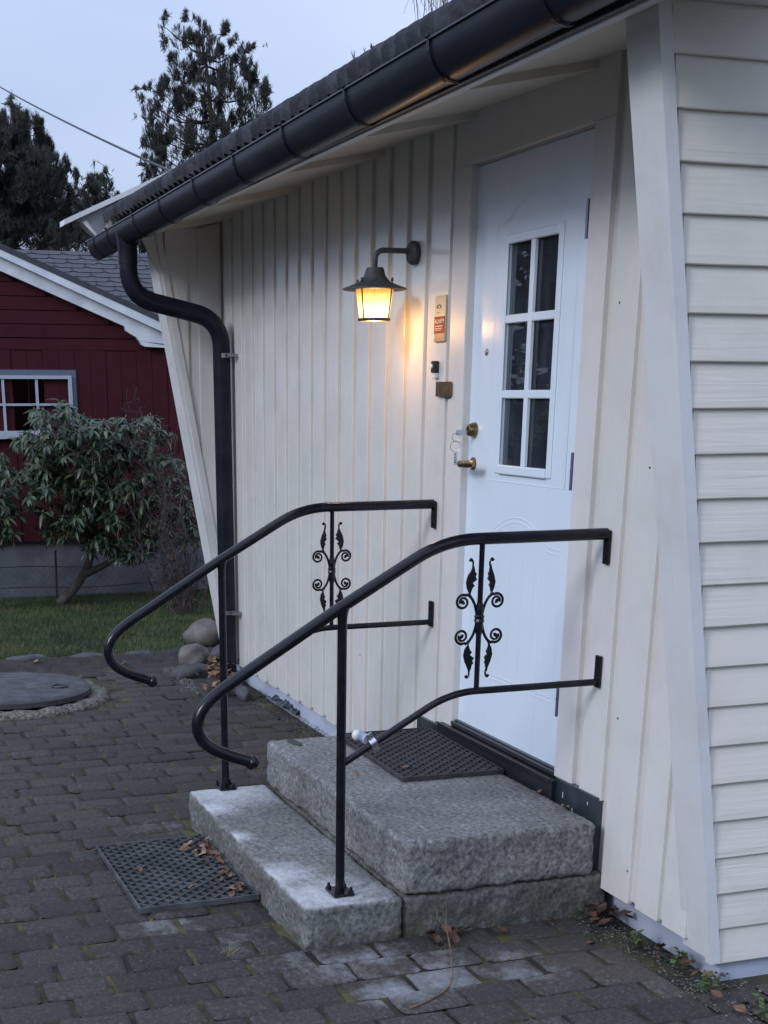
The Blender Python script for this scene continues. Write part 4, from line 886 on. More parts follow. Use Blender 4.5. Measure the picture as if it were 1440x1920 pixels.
# ================================================================== DOORMATS
def doormat(name, x0, x1, y0, y1, z, h, cx_, cy_, label, material, rot=0, hexy=False):
    o = empty(name, ((x0 + x1) / 2, (y0 + y1) / 2, z), label, 'doormat', rz=rot)
    W2, D2 = (x1 - x0) / 2, (y1 - y0) / 2; fr_ = .007; q = MB()
    for (a, b_, c_, d_) in ((-W2, W2, -D2, -D2 + fr_), (-W2, W2, D2 - fr_, D2), (-W2, -W2 + fr_, -D2 + fr_, D2 - fr_), (W2 - fr_, W2, -D2 + fr_, D2 - fr_)): q.box(a, b_, c_, d_, 0, h, .0008)
    q.build('border', material, o)
    q = MB(); th = .0030
    # two families of slanted bars clipped to the rectangle
    for s_ in (1, -1):
        k = -60
        while k < 60:
            # line: x/cx + s*y/cy = k
            pts = []
            for yv in (-D2 + fr_, D2 - fr_):
                xv = cx_ * (k - s_ * yv / cy_)
                if -W2 + fr_ <= xv <= W2 - fr_: pts.append((xv, yv))
            for xv in (-W2 + fr_, W2 - fr_):
                yv = s_ * cy_ * (k - xv / cx_)
                if -D2 + fr_ < yv < D2 - fr_: pts.append((xv, yv))
            k += 1
            if len(pts) < 2: continue
            a, b_ = Vector(pts[0]), Vector(pts[1]); dd = (b_ - a)
            if dd.length < .01: continue
            nn = Vector((-dd.y, dd.x)).normalized() * th; hh = h * (.96 if s_ == 1 else .90)
            q.add([(a.x - nn.x, a.y - nn.y, .0005), (a.x + nn.x, a.y + nn.y, .0005), (b_.x + nn.x, b_.y + nn.y, .0005), (b_.x - nn.x, b_.y - nn.y, .0005),
                   (a.x - nn.x * .6, a.y - nn.y * .6, hh), (a.x + nn.x * .6, a.y + nn.y * .6, hh), (b_.x + nn.x * .6, b_.y + nn.y * .6, hh), (b_.x - nn.x * .6, b_.y - nn.y * .6, hh)],
                  [(0, 1, 5, 4), (1, 2, 6, 5), (2, 3, 7, 6), (3, 0, 4, 7), (4, 5, 6, 7)])
    q.build('lattice', material, o)
    q = MB(); q.box(-W2 + fr_, W2 - fr_, -D2 + fr_, D2 - fr_, .0, .0012); 
    return o
doormat('doormat', -.705, .035, -.445, -.035, .3265, .017, .048, .050, 'black rubber doormat lying on the upper granite step', m_rubber, rot=-.02)
doormat('doormat', -.52, .225, -1.495, -1.068, .0045, .021, .050, .056, 'grey dusty rubber doormat lying on the paving, littered with leaves', m_mat2, rot=.01)

# ================================================================== LEAVES, TWIG, WEEDS
def leaf_mesh(mb, p, s, yaw, tiltx, tilty, curl, wide=.55):
    R1 = Matrix.Rotation(yaw, 3, 'Z') @ Matrix.Rotation(tiltx, 3, 'X') @ Matrix.Rotation(tilty, 3, 'Y')
    pr = [(-1, 0), (-.6, .55), (-.1, .95), (.35, .75), (.75, .35), (1.05, 0)]; vs = []
    for (a, w_) in pr:
        for sgn in (-1, 0, 1):
            u_, v_ = a * s, sgn * w_ * s * wide
            zz = curl * s * (abs(sgn) * w_ ** 2 * .6 + .35 * a * a) + .06 * s * noise.noise(Vector((a * 3 + p[0] * 9, sgn * 2, p[1] * 9)))
            q = R1 @ Vector((u_, v_, zz)); vs.append((p[0] + q.x, p[1] + q.y, p[2] + q.z))
    fs = []
    for i in range(5):
        for j in range(2): fs.append((i * 3 + j, i * 3 + j + 1, (i + 1) * 3 + j + 1, (i + 1) * 3 + j))
    mb.add(vs, fs)
singles = [((.782, -.407, .012), .032, 'brown curled leaf on the pavers against the stone block under the upper step'),
 ((.735, -.20, .012), .028, 'brown fallen leaf near the wall end of the stone block'),
 ((.70, -.57, .012), .03, 'pale tan leaf lying under the corner of the lower step'),
 ((.98, -.19, .010), .024, 'small rusty leaf on the pavers between steps and plinth'),
 ((-.125, -.575, .330), .014, 'tiny brown leaf on the bare edge of the upper step'),
 ((.273, -.066, .336), .014, 'upright tan leaf leaning on the black threshold'),
 ((.345, -.056, .336), .016, 'second tan leaf against the threshold, nearer the flashing'),
 ((.545, -.064, .334), .022, 'orange brown leaf in the corner by the metal flashing'),
 ((-.154, -1.41, .032), .026, 'tan curled leaf on the middle left of the lower doormat'),
 ((.09, -1.27, .030), .018, 'brown leaf in the centre of the lower doormat'),
 ((.205, -1.16, .030), .018, 'brown leaf near the front corner of the lower doormat'),
 ((-2.80, -.60, .012), .035, 'reddish leaf alone on the far paving'),
 ((-.49, -1.50, .012), .022, 'orange leaf beside the far left corner of the lower doormat'),
 ((-.10, -.385, .346), .015, 'brown leaf on the upper doormat beside its left edge'),
 ((-.02, -.23, .346), .010, 'tiny pale leaf in the middle of the upper doormat'),
 ((1.56, -.04, .010), .022, 'dark leaf on the soil at the house corner'),
 ((-5.6, -.25, -.01), .03, 'yellow brown leaf lying on the lawn')]
for p, s, lb in singles:
    q = MB(); leaf_mesh(q, (0, 0, 0), s, random.random() * 6.28, random.uniform(-.5, .5), random.uniform(-.4, .4), random.uniform(.3, 1.0), random.uniform(.5, .8))
    o = q.build('fallen_leaf', m_leaf, smooth=True, recalc=False); o.location = p; tag(o, lb, 'leaf', 'fallen leaves around the steps')
def pile(name, pts, n, s0, s1, label, m_=None, zt=.03):
    q = MB()
    for _ in range(n):
        c_ = random.choice(pts); leaf_mesh(q, (random.gauss(c_[0], c_[2]), random.gauss(c_[1], c_[3]), c_[4] + random.random() * zt), random.uniform(s0, s1), random.random() * 6.28, random.uniform(-.7, .7), random.uniform(-.7, .7), random.uniform(.2, 1), random.uniform(.4, .8))
    return tag(q.build(name, m_ or m_leaf, smooth=True, recalc=False), label, 'leaf litter', kind='stuff')
pile('leaf_litter', [(-.38, -1.10, .07, .016, .022), (-.20, -1.105, .06, .016, .022), (-.02, -1.115, .08, .016, .022), (-.30, -1.16, .05, .02, .022), (.12, -1.12, .03, .02, .022)], 62, .009, .024, 'heap of tan leaves on the lower doormat against the granite step', zt=.02)
m_leafd = simple_noise('rotten_leaf', [(.022, .014, .010), (.06, .03, .02), (.12, .06, .04)], .7, 0, scale=14)
pile('leaf_litter', [(.74, -.05, .03, .03, .006), (.79, .0, .03, .02, .006), (.70, -.02, .03, .02, .006)], 40, .014, .032, 'dark wet leaves heaped between the stone block and the plinth', m_leafd, .03)
pile('leaf_litter', [(1.10, .0, .04, .02, .004), (1.20, .01, .04, .02, .004), (1.32, .0, .05, .02, .004), (1.42, -.02, .04, .02, .004), (1.55, .06, .06, .03, .0)], 42, .010, .024, 'rusty leaves and stalks along the plinth by the house corner', m_leafd, .02)
pile('leaf_litter', [(.76, -.62, .035, .025, .01), (.73, -.56, .03, .02, .01)], 12, .014, .03, 'curled brown leaves at the lower step corner on the paving', m_leafd, .02)
pile('leaf_litter', [(-3.62, -.16, .1, .06, .02), (-3.75, -.05, .1, .05, .02), (-3.3, -.2, .1, .03, .0)], 150, .014, .036, 'mound of rust brown leaves beside the foot of the downpipe', m_leaf, .10)
pile('leaf_litter', [(-5, -.7, .6, .8, .0), (-4.7, -1.2, .1, .6, .02)], 26, .012, .026, 'scattered small leaves over the near edge of the lawn', m_leaf, .01)
m_twig = simple_noise('twig_bark', [(.10, .055, .035), (.2, .13, .09)], .8, 0, scale=30)
q = MB(); p = crom([(1.238, -.927, .008), (1.213, -.862, .010), (1.161, -.779, .012), (1.076, -.718, .014), (.899, -.646, .03), (.77, -.601, .05), (.70, -.57, .09)], 4)
q.tube(p, [.0042 - .0022 * i / len(p) for i in range(len(p))], 6); q.tube(crom([(.80, -.61, .05), (.77, -.63, .075), (.73, -.62, .10)], 3), .0016, 5)
tag(q.build('twig', m_twig, smooth=True), 'long thin bare twig curving across the pavers below the steps', 'twig')
def weed(x, y, n, s, label):
    q = MB()
    for _ in range(n):
        a = random.random() * 6.28; r = random.uniform(.3, 1) * s; h_ = random.uniform(.01, .05)
        q.tube([(0, 0, 0), (math.cos(a) * r * .5, math.sin(a) * r * .4, h_ * .7), (math.cos(a) * r, math.sin(a) * r * .7, h_)], .0009, 4, False)
        leaf_mesh(q, (math.cos(a) * r, math.sin(a) * r * .7, h_), random.uniform(.007, .014), a, random.uniform(-.5, .3), random.uniform(-.5, .5), .4, .8)
    o = q.build('weed', m_green, smooth=True, recalc=False); o.location = (x, y, 0); tag(o, label, 'weed', 'small weeds along the plinth')
weed(1.02, -.045, 16, .035, 'green weed in the gravel nearest the steps')
weed(1.19, .0, 18, .04, 'green weed among rusty leaves below the corner board')
weed(1.40, -.04, 14, .04, 'weed growing beside the outer plinth corner')
weed(1.60, .02, 24, .06, 'broad leafed weed right of the plinth corner')
weed(-1.2, -.52, 8, .04, 'little weed sprouting from the paving beyond the upper step')

# ================================================================== WELL LID, STONES
m_conc = simple_noise('old_concrete', [(.035, .036, .042), (.075, .078, .086)], .85, 0, scale=12, detail=9, bump=.5, bscale=60, bdist=.006)
m_aggr = simple_noise('exposed_aggregate', [(.03, .03, .026), (.12, .12, .10), (.2, .2, .18)], .9, 0, scale=55, detail=4, bump=1, bscale=60, bdist=.012)
well = empty('well_cover', (-3.55, -1.42, 0), 'round dark concrete well cover on a rough aggregate ring', 'well cover')
def wob(mb, a, s): mb.v = [tuple(Vector(v) + Vector((a * noise.noise(Vector(v) * s), a * noise.noise(Vector(v) * s + Vector((9, 0, 0))), a * noise.noise(Vector(v) * s + Vector((0, 9, 0)))))) for v in mb.v]; return mb
q = MB(); q.lathe([(.001, .072), (.2, .071), (.40, .070), (.455, .067), (.468, .058), (.468, .03), (.44, .028)], (0, 0, 0), 64); wob(q, .006, 6).build('lid', m_conc, well, smooth=True, sharp=40)
q = MB(); q.lathe([(.46, .022), (.50, .028), (.545, .022), (.575, .0), (.575, -.03), (.44, -.03)], (0, 0, 0), 96, cap=False); wob(q, .016, 22).build('ring', m_aggr, well, smooth=True)
q = MB(); q.tube([(.12 + .045 * math.cos(a), .27 + .045 * math.sin(a), .077) for a in [2 * PI * k / 24 for k in range(25)]], .005, 6, False); q.build('lifting_ring', m_flash, well, smooth=True)
def boulder(x, y, z, sx, sy, sz, label, m_, seed, name='boulder', rz=0):
    bm = bmesh.new(); bmesh.ops.create_icosphere(bm, subdivisions=4, radius=1)
    for v in bm.verts:
        n_ = noise.noise(v.co * 1.1 + Vector((seed, 0, 0))) * .26 + noise.noise(v.co * 4 + Vector((seed, 0, 0))) * .02
        v.co = v.co * (1 + n_); v.co = Vector((v.co.x * sx, v.co.y * sy, v.co.z * sz))
    me = bpy.data.meshes.new(name); bm.to_mesh(me); bm.free(); me.materials.append(m_); me.polygons.foreach_set('use_smooth', [True] * len(me.polygons))
    o = bpy.data.objects.new(name, me); COL.objects.link(o); o.location = (x, y, z); o.rotation_euler = (0, 0, rz); return tag(o, label, 'stone')
m_bld = simple_noise('field_stone', [(.045, .042, .040), (.10, .092, .085), (.16, .14, .125)], .8, 0, scale=7, detail=9, bump=.35, bscale=60, bdist=.006)
boulder(-4.95, .14, .07, .15, .165, .115, 'larger round grey boulder at the edge of the lawn', m_bld, 1)
boulder(-4.22, -.14, .055, .10, .105, .085, 'smaller round boulder in front of the larger one', m_bld, 5)
boulder(-3.86, -.245, .02, .07, .14, .055, 'flat dark kerb stone lying below the small boulder', m_conc, 9, 'kerb_stone', .15)
boulder(-4.45, .14, .02, .10, .13, .06, 'low dark kerb stone tucked behind the two boulders', m_conc, 12, 'kerb_stone', .3)
boulder(-3.10, -.135, .025, .10, .042, .045, 'dark cobble lying end on by the foot of the plinth', m_conc, 15, 'cobble_stone', -.1)
boulder(-3.27, -.13, .022, .08, .04, .04, 'dark cobble behind the first one by the downpipe', m_conc, 18, 'cobble_stone', .1)
for i, (x, y, s, lb) in enumerate([(-4.62, -.75, .05, 'mossy edging stone nearest the well cover'), (-4.64, -1.15, .06, 'mossy edging stone behind the well cover'), (-4.6, -.42, .045, 'mossy edging stone nearest the boulders')]):
    boulder(x, y, .015, s * .9, s * 2.6, s * .7, lb, m_conc, 30 + i, 'edging_stone', 0)
m_film = mat('black_membrane', (.015, .02, .03), .3)
q = MB()
vs = []
for i in range(60):
    for j in range(5):
        x = -3.02 + .45 * i / 59; vs.append((x + .01 * noise.noise(Vector((i * .4, j, 5))), .072 - .018 * j + .016 * noise.noise(Vector((x * 26, j * .9, 0))), .045 + .030 * noise.noise(Vector((x * 19, j * .7, 3))) - .010 * j))
q.add(vs, [(i * 5 + j, (i + 1) * 5 + j, (i + 1) * 5 + j + 1, i * 5 + j + 1) for i in range(59) for j in range(4)])
tag(q.build('drainage_membrane', m_film, recalc=False), 'crumpled black foundation membrane sticking up along the plinth', 'membrane')

# ================================================================== RED OUTBUILDING
GX = -9.0
gar = empty('red_outbuilding', (GX, 0, -.2), 'dark red wooden outbuilding with white barge boards behind the rhododendron', 'building')
def G(mb, nm, m_, parent=gar, **k): return rel(mb, gar).build(nm, m_, parent, **k)
m_red = painted_wood('falu_red', (.054, .012, .017), (70, 70, 2.5), .8, .5, dirt=(.038, .009, .013))
m_red.node_tree.nodes['Principled BSDF'].inputs['Specular IOR Level'].default_value = .12
m_gwhite = simple_noise('outbuilding_white', [(.52, .55, .6), (.66, .68, .72)], .5, 0, scale=6)
m_gpl = simple_noise('outbuilding_plinth', [(.09, .10, .125), (.15, .16, .19)], .85, 0, scale=5, bump=.3, bscale=30, bdist=.01)
def vtop(y): return 2.78 - .403 * (y + .587)
g = MB(); yl, yr = -2.0, 2.6
apex = -1.0
poly = [(yl, .37), (yr, .37), (yr, vtop(yr) - .05), (apex, vtop(apex) - .05), (yl, vtop(apex) - .05 - .403 * (apex - yl))]
g.prism(poly, 'x', GX - 4, GX - .035)
# vertical boards
yb = -2.0
while yb < 2.5:
    g.box(GX - .036, GX - .012 + .006 * (int(yb * 100) % 2), yb, yb + .142, .36, 2.06 if yb < 1 else 1.9, .002); yb += .145
g.box(GX - .034, GX - .004, -2.0, 2.0, 2.055, 2.15, .002)
zz = 2.155
while zz < 2.93:
    ymax_ = -.587 - (zz + .145 - 2.80) / .403
    ymin_ = 2 * apex - ymax_
    if ymax_ > ymin_ + .1: g.box(GX - .034, GX - .008, max(-2.0, ymin_), min(ymax_, 2.0), zz + .003, zz + .113, .002)
    zz += .116
G(g, 'wall', m_red)
g = MB(); g.box(GX - 4, GX - .05, yl, yr, -.5, .395); G(g, 'plinth', m_gpl)
# barge board with shaped end: two stepped boards
g = MB()
def L1(y): return 2.909 - .403 * (y + .587)
def L2(y): return 2.813 - .416 * (y + .594)
def L3(y): return 2.704 - .401 * (y + .601)
g.prism([(apex - .0, L1(apex)), (1.25, L1(1.25)), (1.25, L2(1.25)), (apex, L2(apex))], 'x', GX - .03, GX + .095)
g.prism([(apex, L2(apex) + .01), (1.25, L2(1.25) + .01), (1.25, 2.083), (.842, 2.083), (.679, 2.090), (.652, 2.105), (.634, 2.135), (.604, 2.169), (.549, 2.198), (.512, 2.222), (.496, 2.262), (apex, L3(apex))], 'x', GX - .02, GX + .05)
g.prism([(2 * apex - 1.25, L1(1.25)), (apex, L1(apex)), (apex, L3(apex)), (2 * apex - 1.25, L3(1.25))], 'x', GX - .03, GX + .06)
G(g, 'barge_board', m_gwhite)
# front wing roof + main roof whose slope faces us
m_shin = mat('felt_shingles', (.05, .052, .065), .85); t = m_shin.node_tree; b = t.nodes['Principled BSDF']
c = N(t, 'ShaderNodeTexCoord'); mpn = N(t, 'ShaderNodeMapping'); mpn.inputs['Rotation'].default_value = (0, 0, PI / 2); mpn.inputs['Scale'].default_value = (1, 1, 1); t.links.new(c.outputs['Object'], mpn.inputs[0])
br = N(t, 'ShaderNodeTexBrick'); br.inputs['Scale'].default_value = 1; br.inputs['Mortar Size'].default_value = .008; br.inputs['Brick Width'].default_value = .33; br.inputs['Row Height'].default_value = .14; br.inputs['Color1'].default_value = (.045, .047, .06, 1); br.inputs['Color2'].default_value = (.052, .054, .068, 1); br.inputs['Mortar'].default_value = (.03, .03, .038, 1)
t.links.new(mpn.outputs[0], br.inputs['Vector']); t.links.new(br.outputs['Color'], b.inputs['Base Color'])
g = MB(); g.prism([(2 * apex - 1.27, L1(1.27) + .012), (apex, L1(apex) + .012), (1.27, L1(1.27) + .012), (1.27, L1(1.27) - .04), (apex, L1(apex) - .04), (2 * apex - 1.27, L1(1.27) - .04)], 'x', GX - 2.2, GX + .10)
sl0 = .38
def roofz(x): return 3.15 + sl0 * (-12 - x) if x > -12 else 3.15 - .38 * (-12 - x)
g2 = MB()
nrow = 20
for r in range(nrow):
    xa_ = -12 + r * .14; xb_ = xa_ + .145
    y = -2.2 + (r % 2) * .17
    while y < 6:
        z0_, z1_ = 3.15 - sl0 * (xa_ + 12), 3.15 - sl0 * (xb_ + 12)
        w_ = .325; o_ = .010; tp = .05
        g2.add([(xa_, y, z0_ + .001), (xa_, y + w_, z0_ + .001), (xb_ - .05, y + w_, z1_ + .006 + sl0 * .05), (xb_, y + w_ - tp, z1_ + .008), (xb_, y + tp, z1_ + .008), (xb_ - .05, y, z1_ + .006 + sl0 * .05)], [(0, 1, 2, 3, 4, 5)])
        y += .335
g.prism([(-12, 3.14), (-8.8, 3.14 - sl0 * 3.2), (-8.8, 3.05 - sl0 * 3.2), (-12, 3.04), (-15.2, 3.14 - sl0 * 3.2)], 'y', .0, 6) if False else None
g.v += []; gm = MB(); gm.prism([(-12, 3.145), (-9.15, 3.145 - sl0 * 2.85), (-9.15, 3.06 - sl0 * 2.85), (-12, 3.05), (-14.85, 3.06 - sl0 * 2.85), (-14.85, 3.145 - sl0 * 2.85)], 'y', -2.2, 6)
gm.box(-14.6, -9.25, 2.7, 5.9, -.3, 2.1)
G(g, 'roof', m_shin); G(gm, 'roof', m_shin); G(g2, 'shingles', m_shin, recalc=False)
# window
fw = MB(); y0, y1, z0, z1 = -1.28, -.012, 1.322, 1.835
fw.box(GX - .03, GX + .03, y0, y1 - .03, z1 - .03, z1, .002); fw.box(GX - .03, GX + .03, y0, y1 - .03, z0, z0 + .035, .002); fw.box(GX - .03, GX + .032, y1 - .032, y1, z0, z1, .002)
for yy in (-.952, -.64, -.335): fw.box(GX - .02, GX + .022, yy - .011, yy + .011, z0 + .03, z1 - .02)
fw.box(GX - .02, GX + .018, y0, y1 - .03, 1.585 - .010, 1.585 + .010)
m_wtrim = mat('window_grey_paint', (.36, .39, .46), .5); m_wtrim2 = mat('window_surround', (.10, .115, .16), .7)
winf = G(fw, 'window', m_wtrim)
sf = MB(); sf.box(GX - .01, GX + .045, y0, y1 + .012, z0 - .035, z0 - .001, .002); G(sf, 'sill', m_wtrim, winf)
tr_ = MB(); tr_.box(GX - .01, GX + .006, y1 + .001, y1 + .045, z0 - .02, z1 + .05); tr_.box(GX - .01, GX + .007, y0, y1 + .001, z1 + .001, z1 + .05); G(tr_, 'trim', m_wtrim2, winf)
pn = MB(); pn.box(GX - .018, GX - .012, y0, y1 - .02, z0 + .02, z1 - .01); G(pn, 'pane', glassmat('outbuilding_glass', (.8, .85, .9), .01, (.85, .85, .85)), winf)
m_rc = simple_noise('red_blind', [(.22, .012, .016), (.30, .018, .022)], .8, 0, scale=2, vec=(1, 8, 1))
cu_ = MB(); cu_.box(GX - .032, GX - .0305, y0, y1 - .02, z0 + .02, 1.70); G(cu_, 'red_blind', m_rc, winf)
dk = MB(); dk.box(GX - .0345, GX - .033, y0, y1, z0, z1); G(dk, 'dark_room', m_dark, winf)

# ================================================================== RHODODENDRONS
m_rho = mat('rhododendron_leaf', (.05, .09, .05), .42); t = m_rho.node_tree; b = t.nodes['Principled BSDF']
gi = N(t, 'ShaderNodeNewGeometry'); rr = N(t, 'ShaderNodeValToRGB'); el = rr.color_ramp.elements; el[0].color = (.012, .026, .014, 1); el[1].color = (.075, .105, .05, 1); e = el.new(.6); e.color = (.030, .054, .028, 1)
t.links.new(gi.outputs['Random Per Island'], rr.inputs[0]); t.links.new(rr.outputs[0], b.inputs['Base Color'])
m_bark = simple_noise('bark', [(.05, .042, .036), (.13, .11, .095)], .85, 0, scale=20, vec=(1, 1, .3), bump=.6, bscale=40, bdist=.006)
m_bud = mat('leaf_bud', (.22, .17, .12), .6)
def lance(mb, base, d, up, L, w_, droop):
    side = d.cross(up).normalized(); vs = []; prof_ = [(0, .12), (.2, .6), (.45, 1), (.72, .8), (.92, .35), (1.0, .03)]
    for t_, ww in prof_:
        c_ = base + d * (L * t_) - up * (droop * L * t_ * t_)
        for sg_ in (-1, 0, 1): vs.append(c_ + side * (sg_ * ww * w_) + up * (abs(sg_) * ww * w_ * .35))
    mb.add(vs, [(i * 3 + j, i * 3 + j + 1, (i + 1) * 3 + j + 1, (i + 1) * 3 + j) for i in range(5) for j in range(2)])
def rhodo(name, loc, blobs, label, stems, nper):
    o = empty(name, loc, label, 'shrub'); fo = MB(); bu = MB(); rnd2 = random.Random(11)
    for (by, bz, br_) in blobs:
        n = max(3, int(nper * (br_ / .13) ** 2))
        for _ in range(n):
            th = rnd2.random() * 6.28; rr_ = br_ * math.sqrt(rnd2.random()) * 1.05
            dep = rnd2.uniform(-.42, .38); py = by + rr_ * math.cos(th); pz = bz + rr_ * math.sin(th) * .9; px = -8.25 + dep + .25
            c_ = Vector((px - loc[0], py - loc[1], pz - loc[2])); ax = Vector((rnd2.uniform(-.1, .6), rnd2.uniform(-.45, .45), 1)).normalized()
            a0 = rnd2.random() * 6.28; nl = rnd2.randint(6, 9)
            u1 = ax.orthogonal().normalized(); u2 = ax.cross(u1)
            for k in range(nl):
                a = a0 + 6.28 * k / nl + rnd2.uniform(-.25, .25); el_ = rnd2.uniform(-.55, .35)
                dd = (u1 * math.cos(a) + u2 * math.sin(a)) * math.cos(el_) + ax * math.sin(el_)
                lance(fo, c_ + dd * .006, dd, (ax - dd * ax.dot(dd)).normalized(), rnd2.uniform(.055, .115), rnd2.uniform(.011, .019), rnd2.uniform(.05, .8))
            fo.cur = 1
            if rnd2.random() < .7: fo.tube([c_, c_ + ax * .012, c_ + ax * .028], [.0035, .0055, .001], 5)
            if rnd2.random() < .5: fo.tube([c_, c_ - ax * .10 + Vector((rnd2.uniform(-.04, .04), rnd2.uniform(-.04, .04), -.03))], .003, 4, False)
            fo.cur = 0
    fo.build('foliage', [m_rho, m_bud], o, smooth=True, recalc=False)
    st = MB()
    for s_ in stems: pp = crom([Vector(p_) - Vector(loc) for p_, _ in s_], 4); r0, r1 = s_[0][1], s_[-1][1]; st.tube(pp, [r0 + (r1 - r0) * i / (len(pp) - 1) for i in range(len(pp))], 8)
    st.build('stem', m_bark, o, smooth=True); return o
RH = [(-0.44, 1.47, 0.1), (-0.25, 1.52, 0.1), (-0.09, 1.47, 0.09), (-0.52, 1.28, 0.13), (-0.32, 1.27, 0.16), (-0.1, 1.32, 0.14), (0.09, 1.36, 0.13), (0.28, 1.4, 0.1), (0.44, 1.43, 0.08), (0.57, 1.33, 0.09), (0.13, 1.18, 0.17), (0.37, 1.18, 0.15), (0.61, 1.08, 0.11), (-0.21, 1.05, 0.17), (-0.4, 1.05, 0.14), (-0.55, 0.83, 0.12), (-0.08, 0.82, 0.17), (0.16, 0.91, 0.17), (0.38, 0.9, 0.15), (0.6, 0.8, 0.11), (0.7, 0.92, 0.08), (0.79, 0.64, 0.11), (0.76, 0.47, 0.09), (0.05, 0.58, 0.14), (0.3, 0.62, 0.12), (-0.28, 0.69, 0.13), (0.09, 0.4, 0.11), (-0.1, 0.45, 0.1), (0.49, 0.55, 0.12), (-0.43, 0.57, 0.1), (-0.61, 1.06, 0.09), (.42, .42, .10), (.22, .33, .09)]
S0 = (-8.3, -.33, -.12); S1 = (-8.28, -.12, .12); S2 = (-8.25, -.02, .42)
rhodo('rhododendron', (-8.3, -.3, -.12), RH, 'broad leafy rhododendron bush in front of the red outbuilding window', [
    [((-8.3, -.35, -.14), .05), (S1, .042), (S2, .03), ((-8.2, .0, .9), .015)], [(S1, .035), ((-8.2, .08, .22), .028), ((-8.15, .3, .38), .018), ((-8.1, .6, .6), .01)],
    [(S2, .025), ((-8.2, -.25, .8), .015), ((-8.2, -.4, 1.2), .008)], [((-8.2, .0, .6), .02), ((-8.15, .25, 1.0), .012), ((-8.1, .4, 1.3), .006)]], 26)
RH2 = [(-0.81, 1.11, 0.1), (-0.91, 0.98, 0.14), (-0.76, 0.96, 0.07), (-1.0, 0.76, 0.18), (-0.84, 0.76, 0.12), (-0.92, 0.54, 0.12), (-0.81, 0.6, 0.06), (-1.2, .9, .2), (-1.25, .6, .2)]
rhodo('rhododendron', (-8.2, -1.0, -.1), RH2, 'smaller rhododendron at the left edge beside the big one', [[((-8.2, -1.05, -.12), .03), ((-8.2, -1.0, .4), .02), ((-8.2, -.95, .9), .01)]], 22)

# bare climber by the house corner
m_vine = simple_noise('dry_vine', [(.012, .009, .010), (.035, .022, .022), (.09, .06, .055)], .85, 0, scale=20)
q = MB(); rnd3 = random.Random(5)
for s_ in range(38):
    y0_ = .58 + rnd3.gauss(0, .10); x0_ = -7.1 + rnd3.uniform(-.35, .35); top_ = rnd3.choice([.6, .9, 1.2, 1.5, 1.8]) * rnd3.uniform(.8, 1.05)
    pts = [Vector((x0_, y0_, -.1))]; n = int(top_ / .09)
    for k in range(n):
        pts.append(pts[-1] + Vector((rnd3.gauss(0, .03), rnd3.gauss(-.012, .035), top_ / n)))
    q.tube(pts, [.0055 * (1 - .75 * k / n) for k in range(n + 1)], 4, False)
    for k in range(2, n):
        for _ in range(2):
            p_ = pts[k]; d_ = Vector((rnd3.gauss(0, 1), rnd3.gauss(0, 1), rnd3.gauss(.2, 1))).normalized() * rnd3.uniform(.05, .14)
            q.tube([p_, p_ + d_ * .5 + Vector((0, 0, -.01)), p_ + d_], .0015, 3, False)
            if rnd3.random() < (.9 if k < n * .55 else .35): leaf_mesh(q, tuple(p_ + d_), rnd3.uniform(.008, .018), rnd3.random() * 6, rnd3.uniform(-1, 1), rnd3.uniform(-1, 1), .5)
cl_ = tag(q.build('dead_climber', m_vine, recalc=False), 'tangled leafless brown climber growing right of the rhododendron', 'climber')
# wire fence
m_wire = mat('fence_wire', (.05, .045, .045), .6, .5)
wf = empty('wire_fence', (-8.75, 0, -.1), 'sagging wire fence in front of the grey plinth of the outbuilding', 'fence')
q = MB()
for z_ in (.06, .25): q.tube([(0, -2.4 + .2 * k, z_ + .012 * math.sin(k * .9)) for k in range(20)], .004, 5, False)
q.build('strand', m_wire, wf)
q = MB()
for k in range(60):
    y_ = -2.4 + .07 * k
    q.tube([(0, y_, 0), (0, y_ + .28, .28)], .0008, 3, False); q.tube([(0, y_ + .28, 0), (0, y_, .28)], .0008, 3, False)
q.build('netting', m_wire, wf)
for y_ in (-1.5, -.3, .95):
    q = MB(); q.tube([(0, y_, -.1), (.01, y_ + .01, .40)], .011, 6); q.build('stake', m_wire, wf)

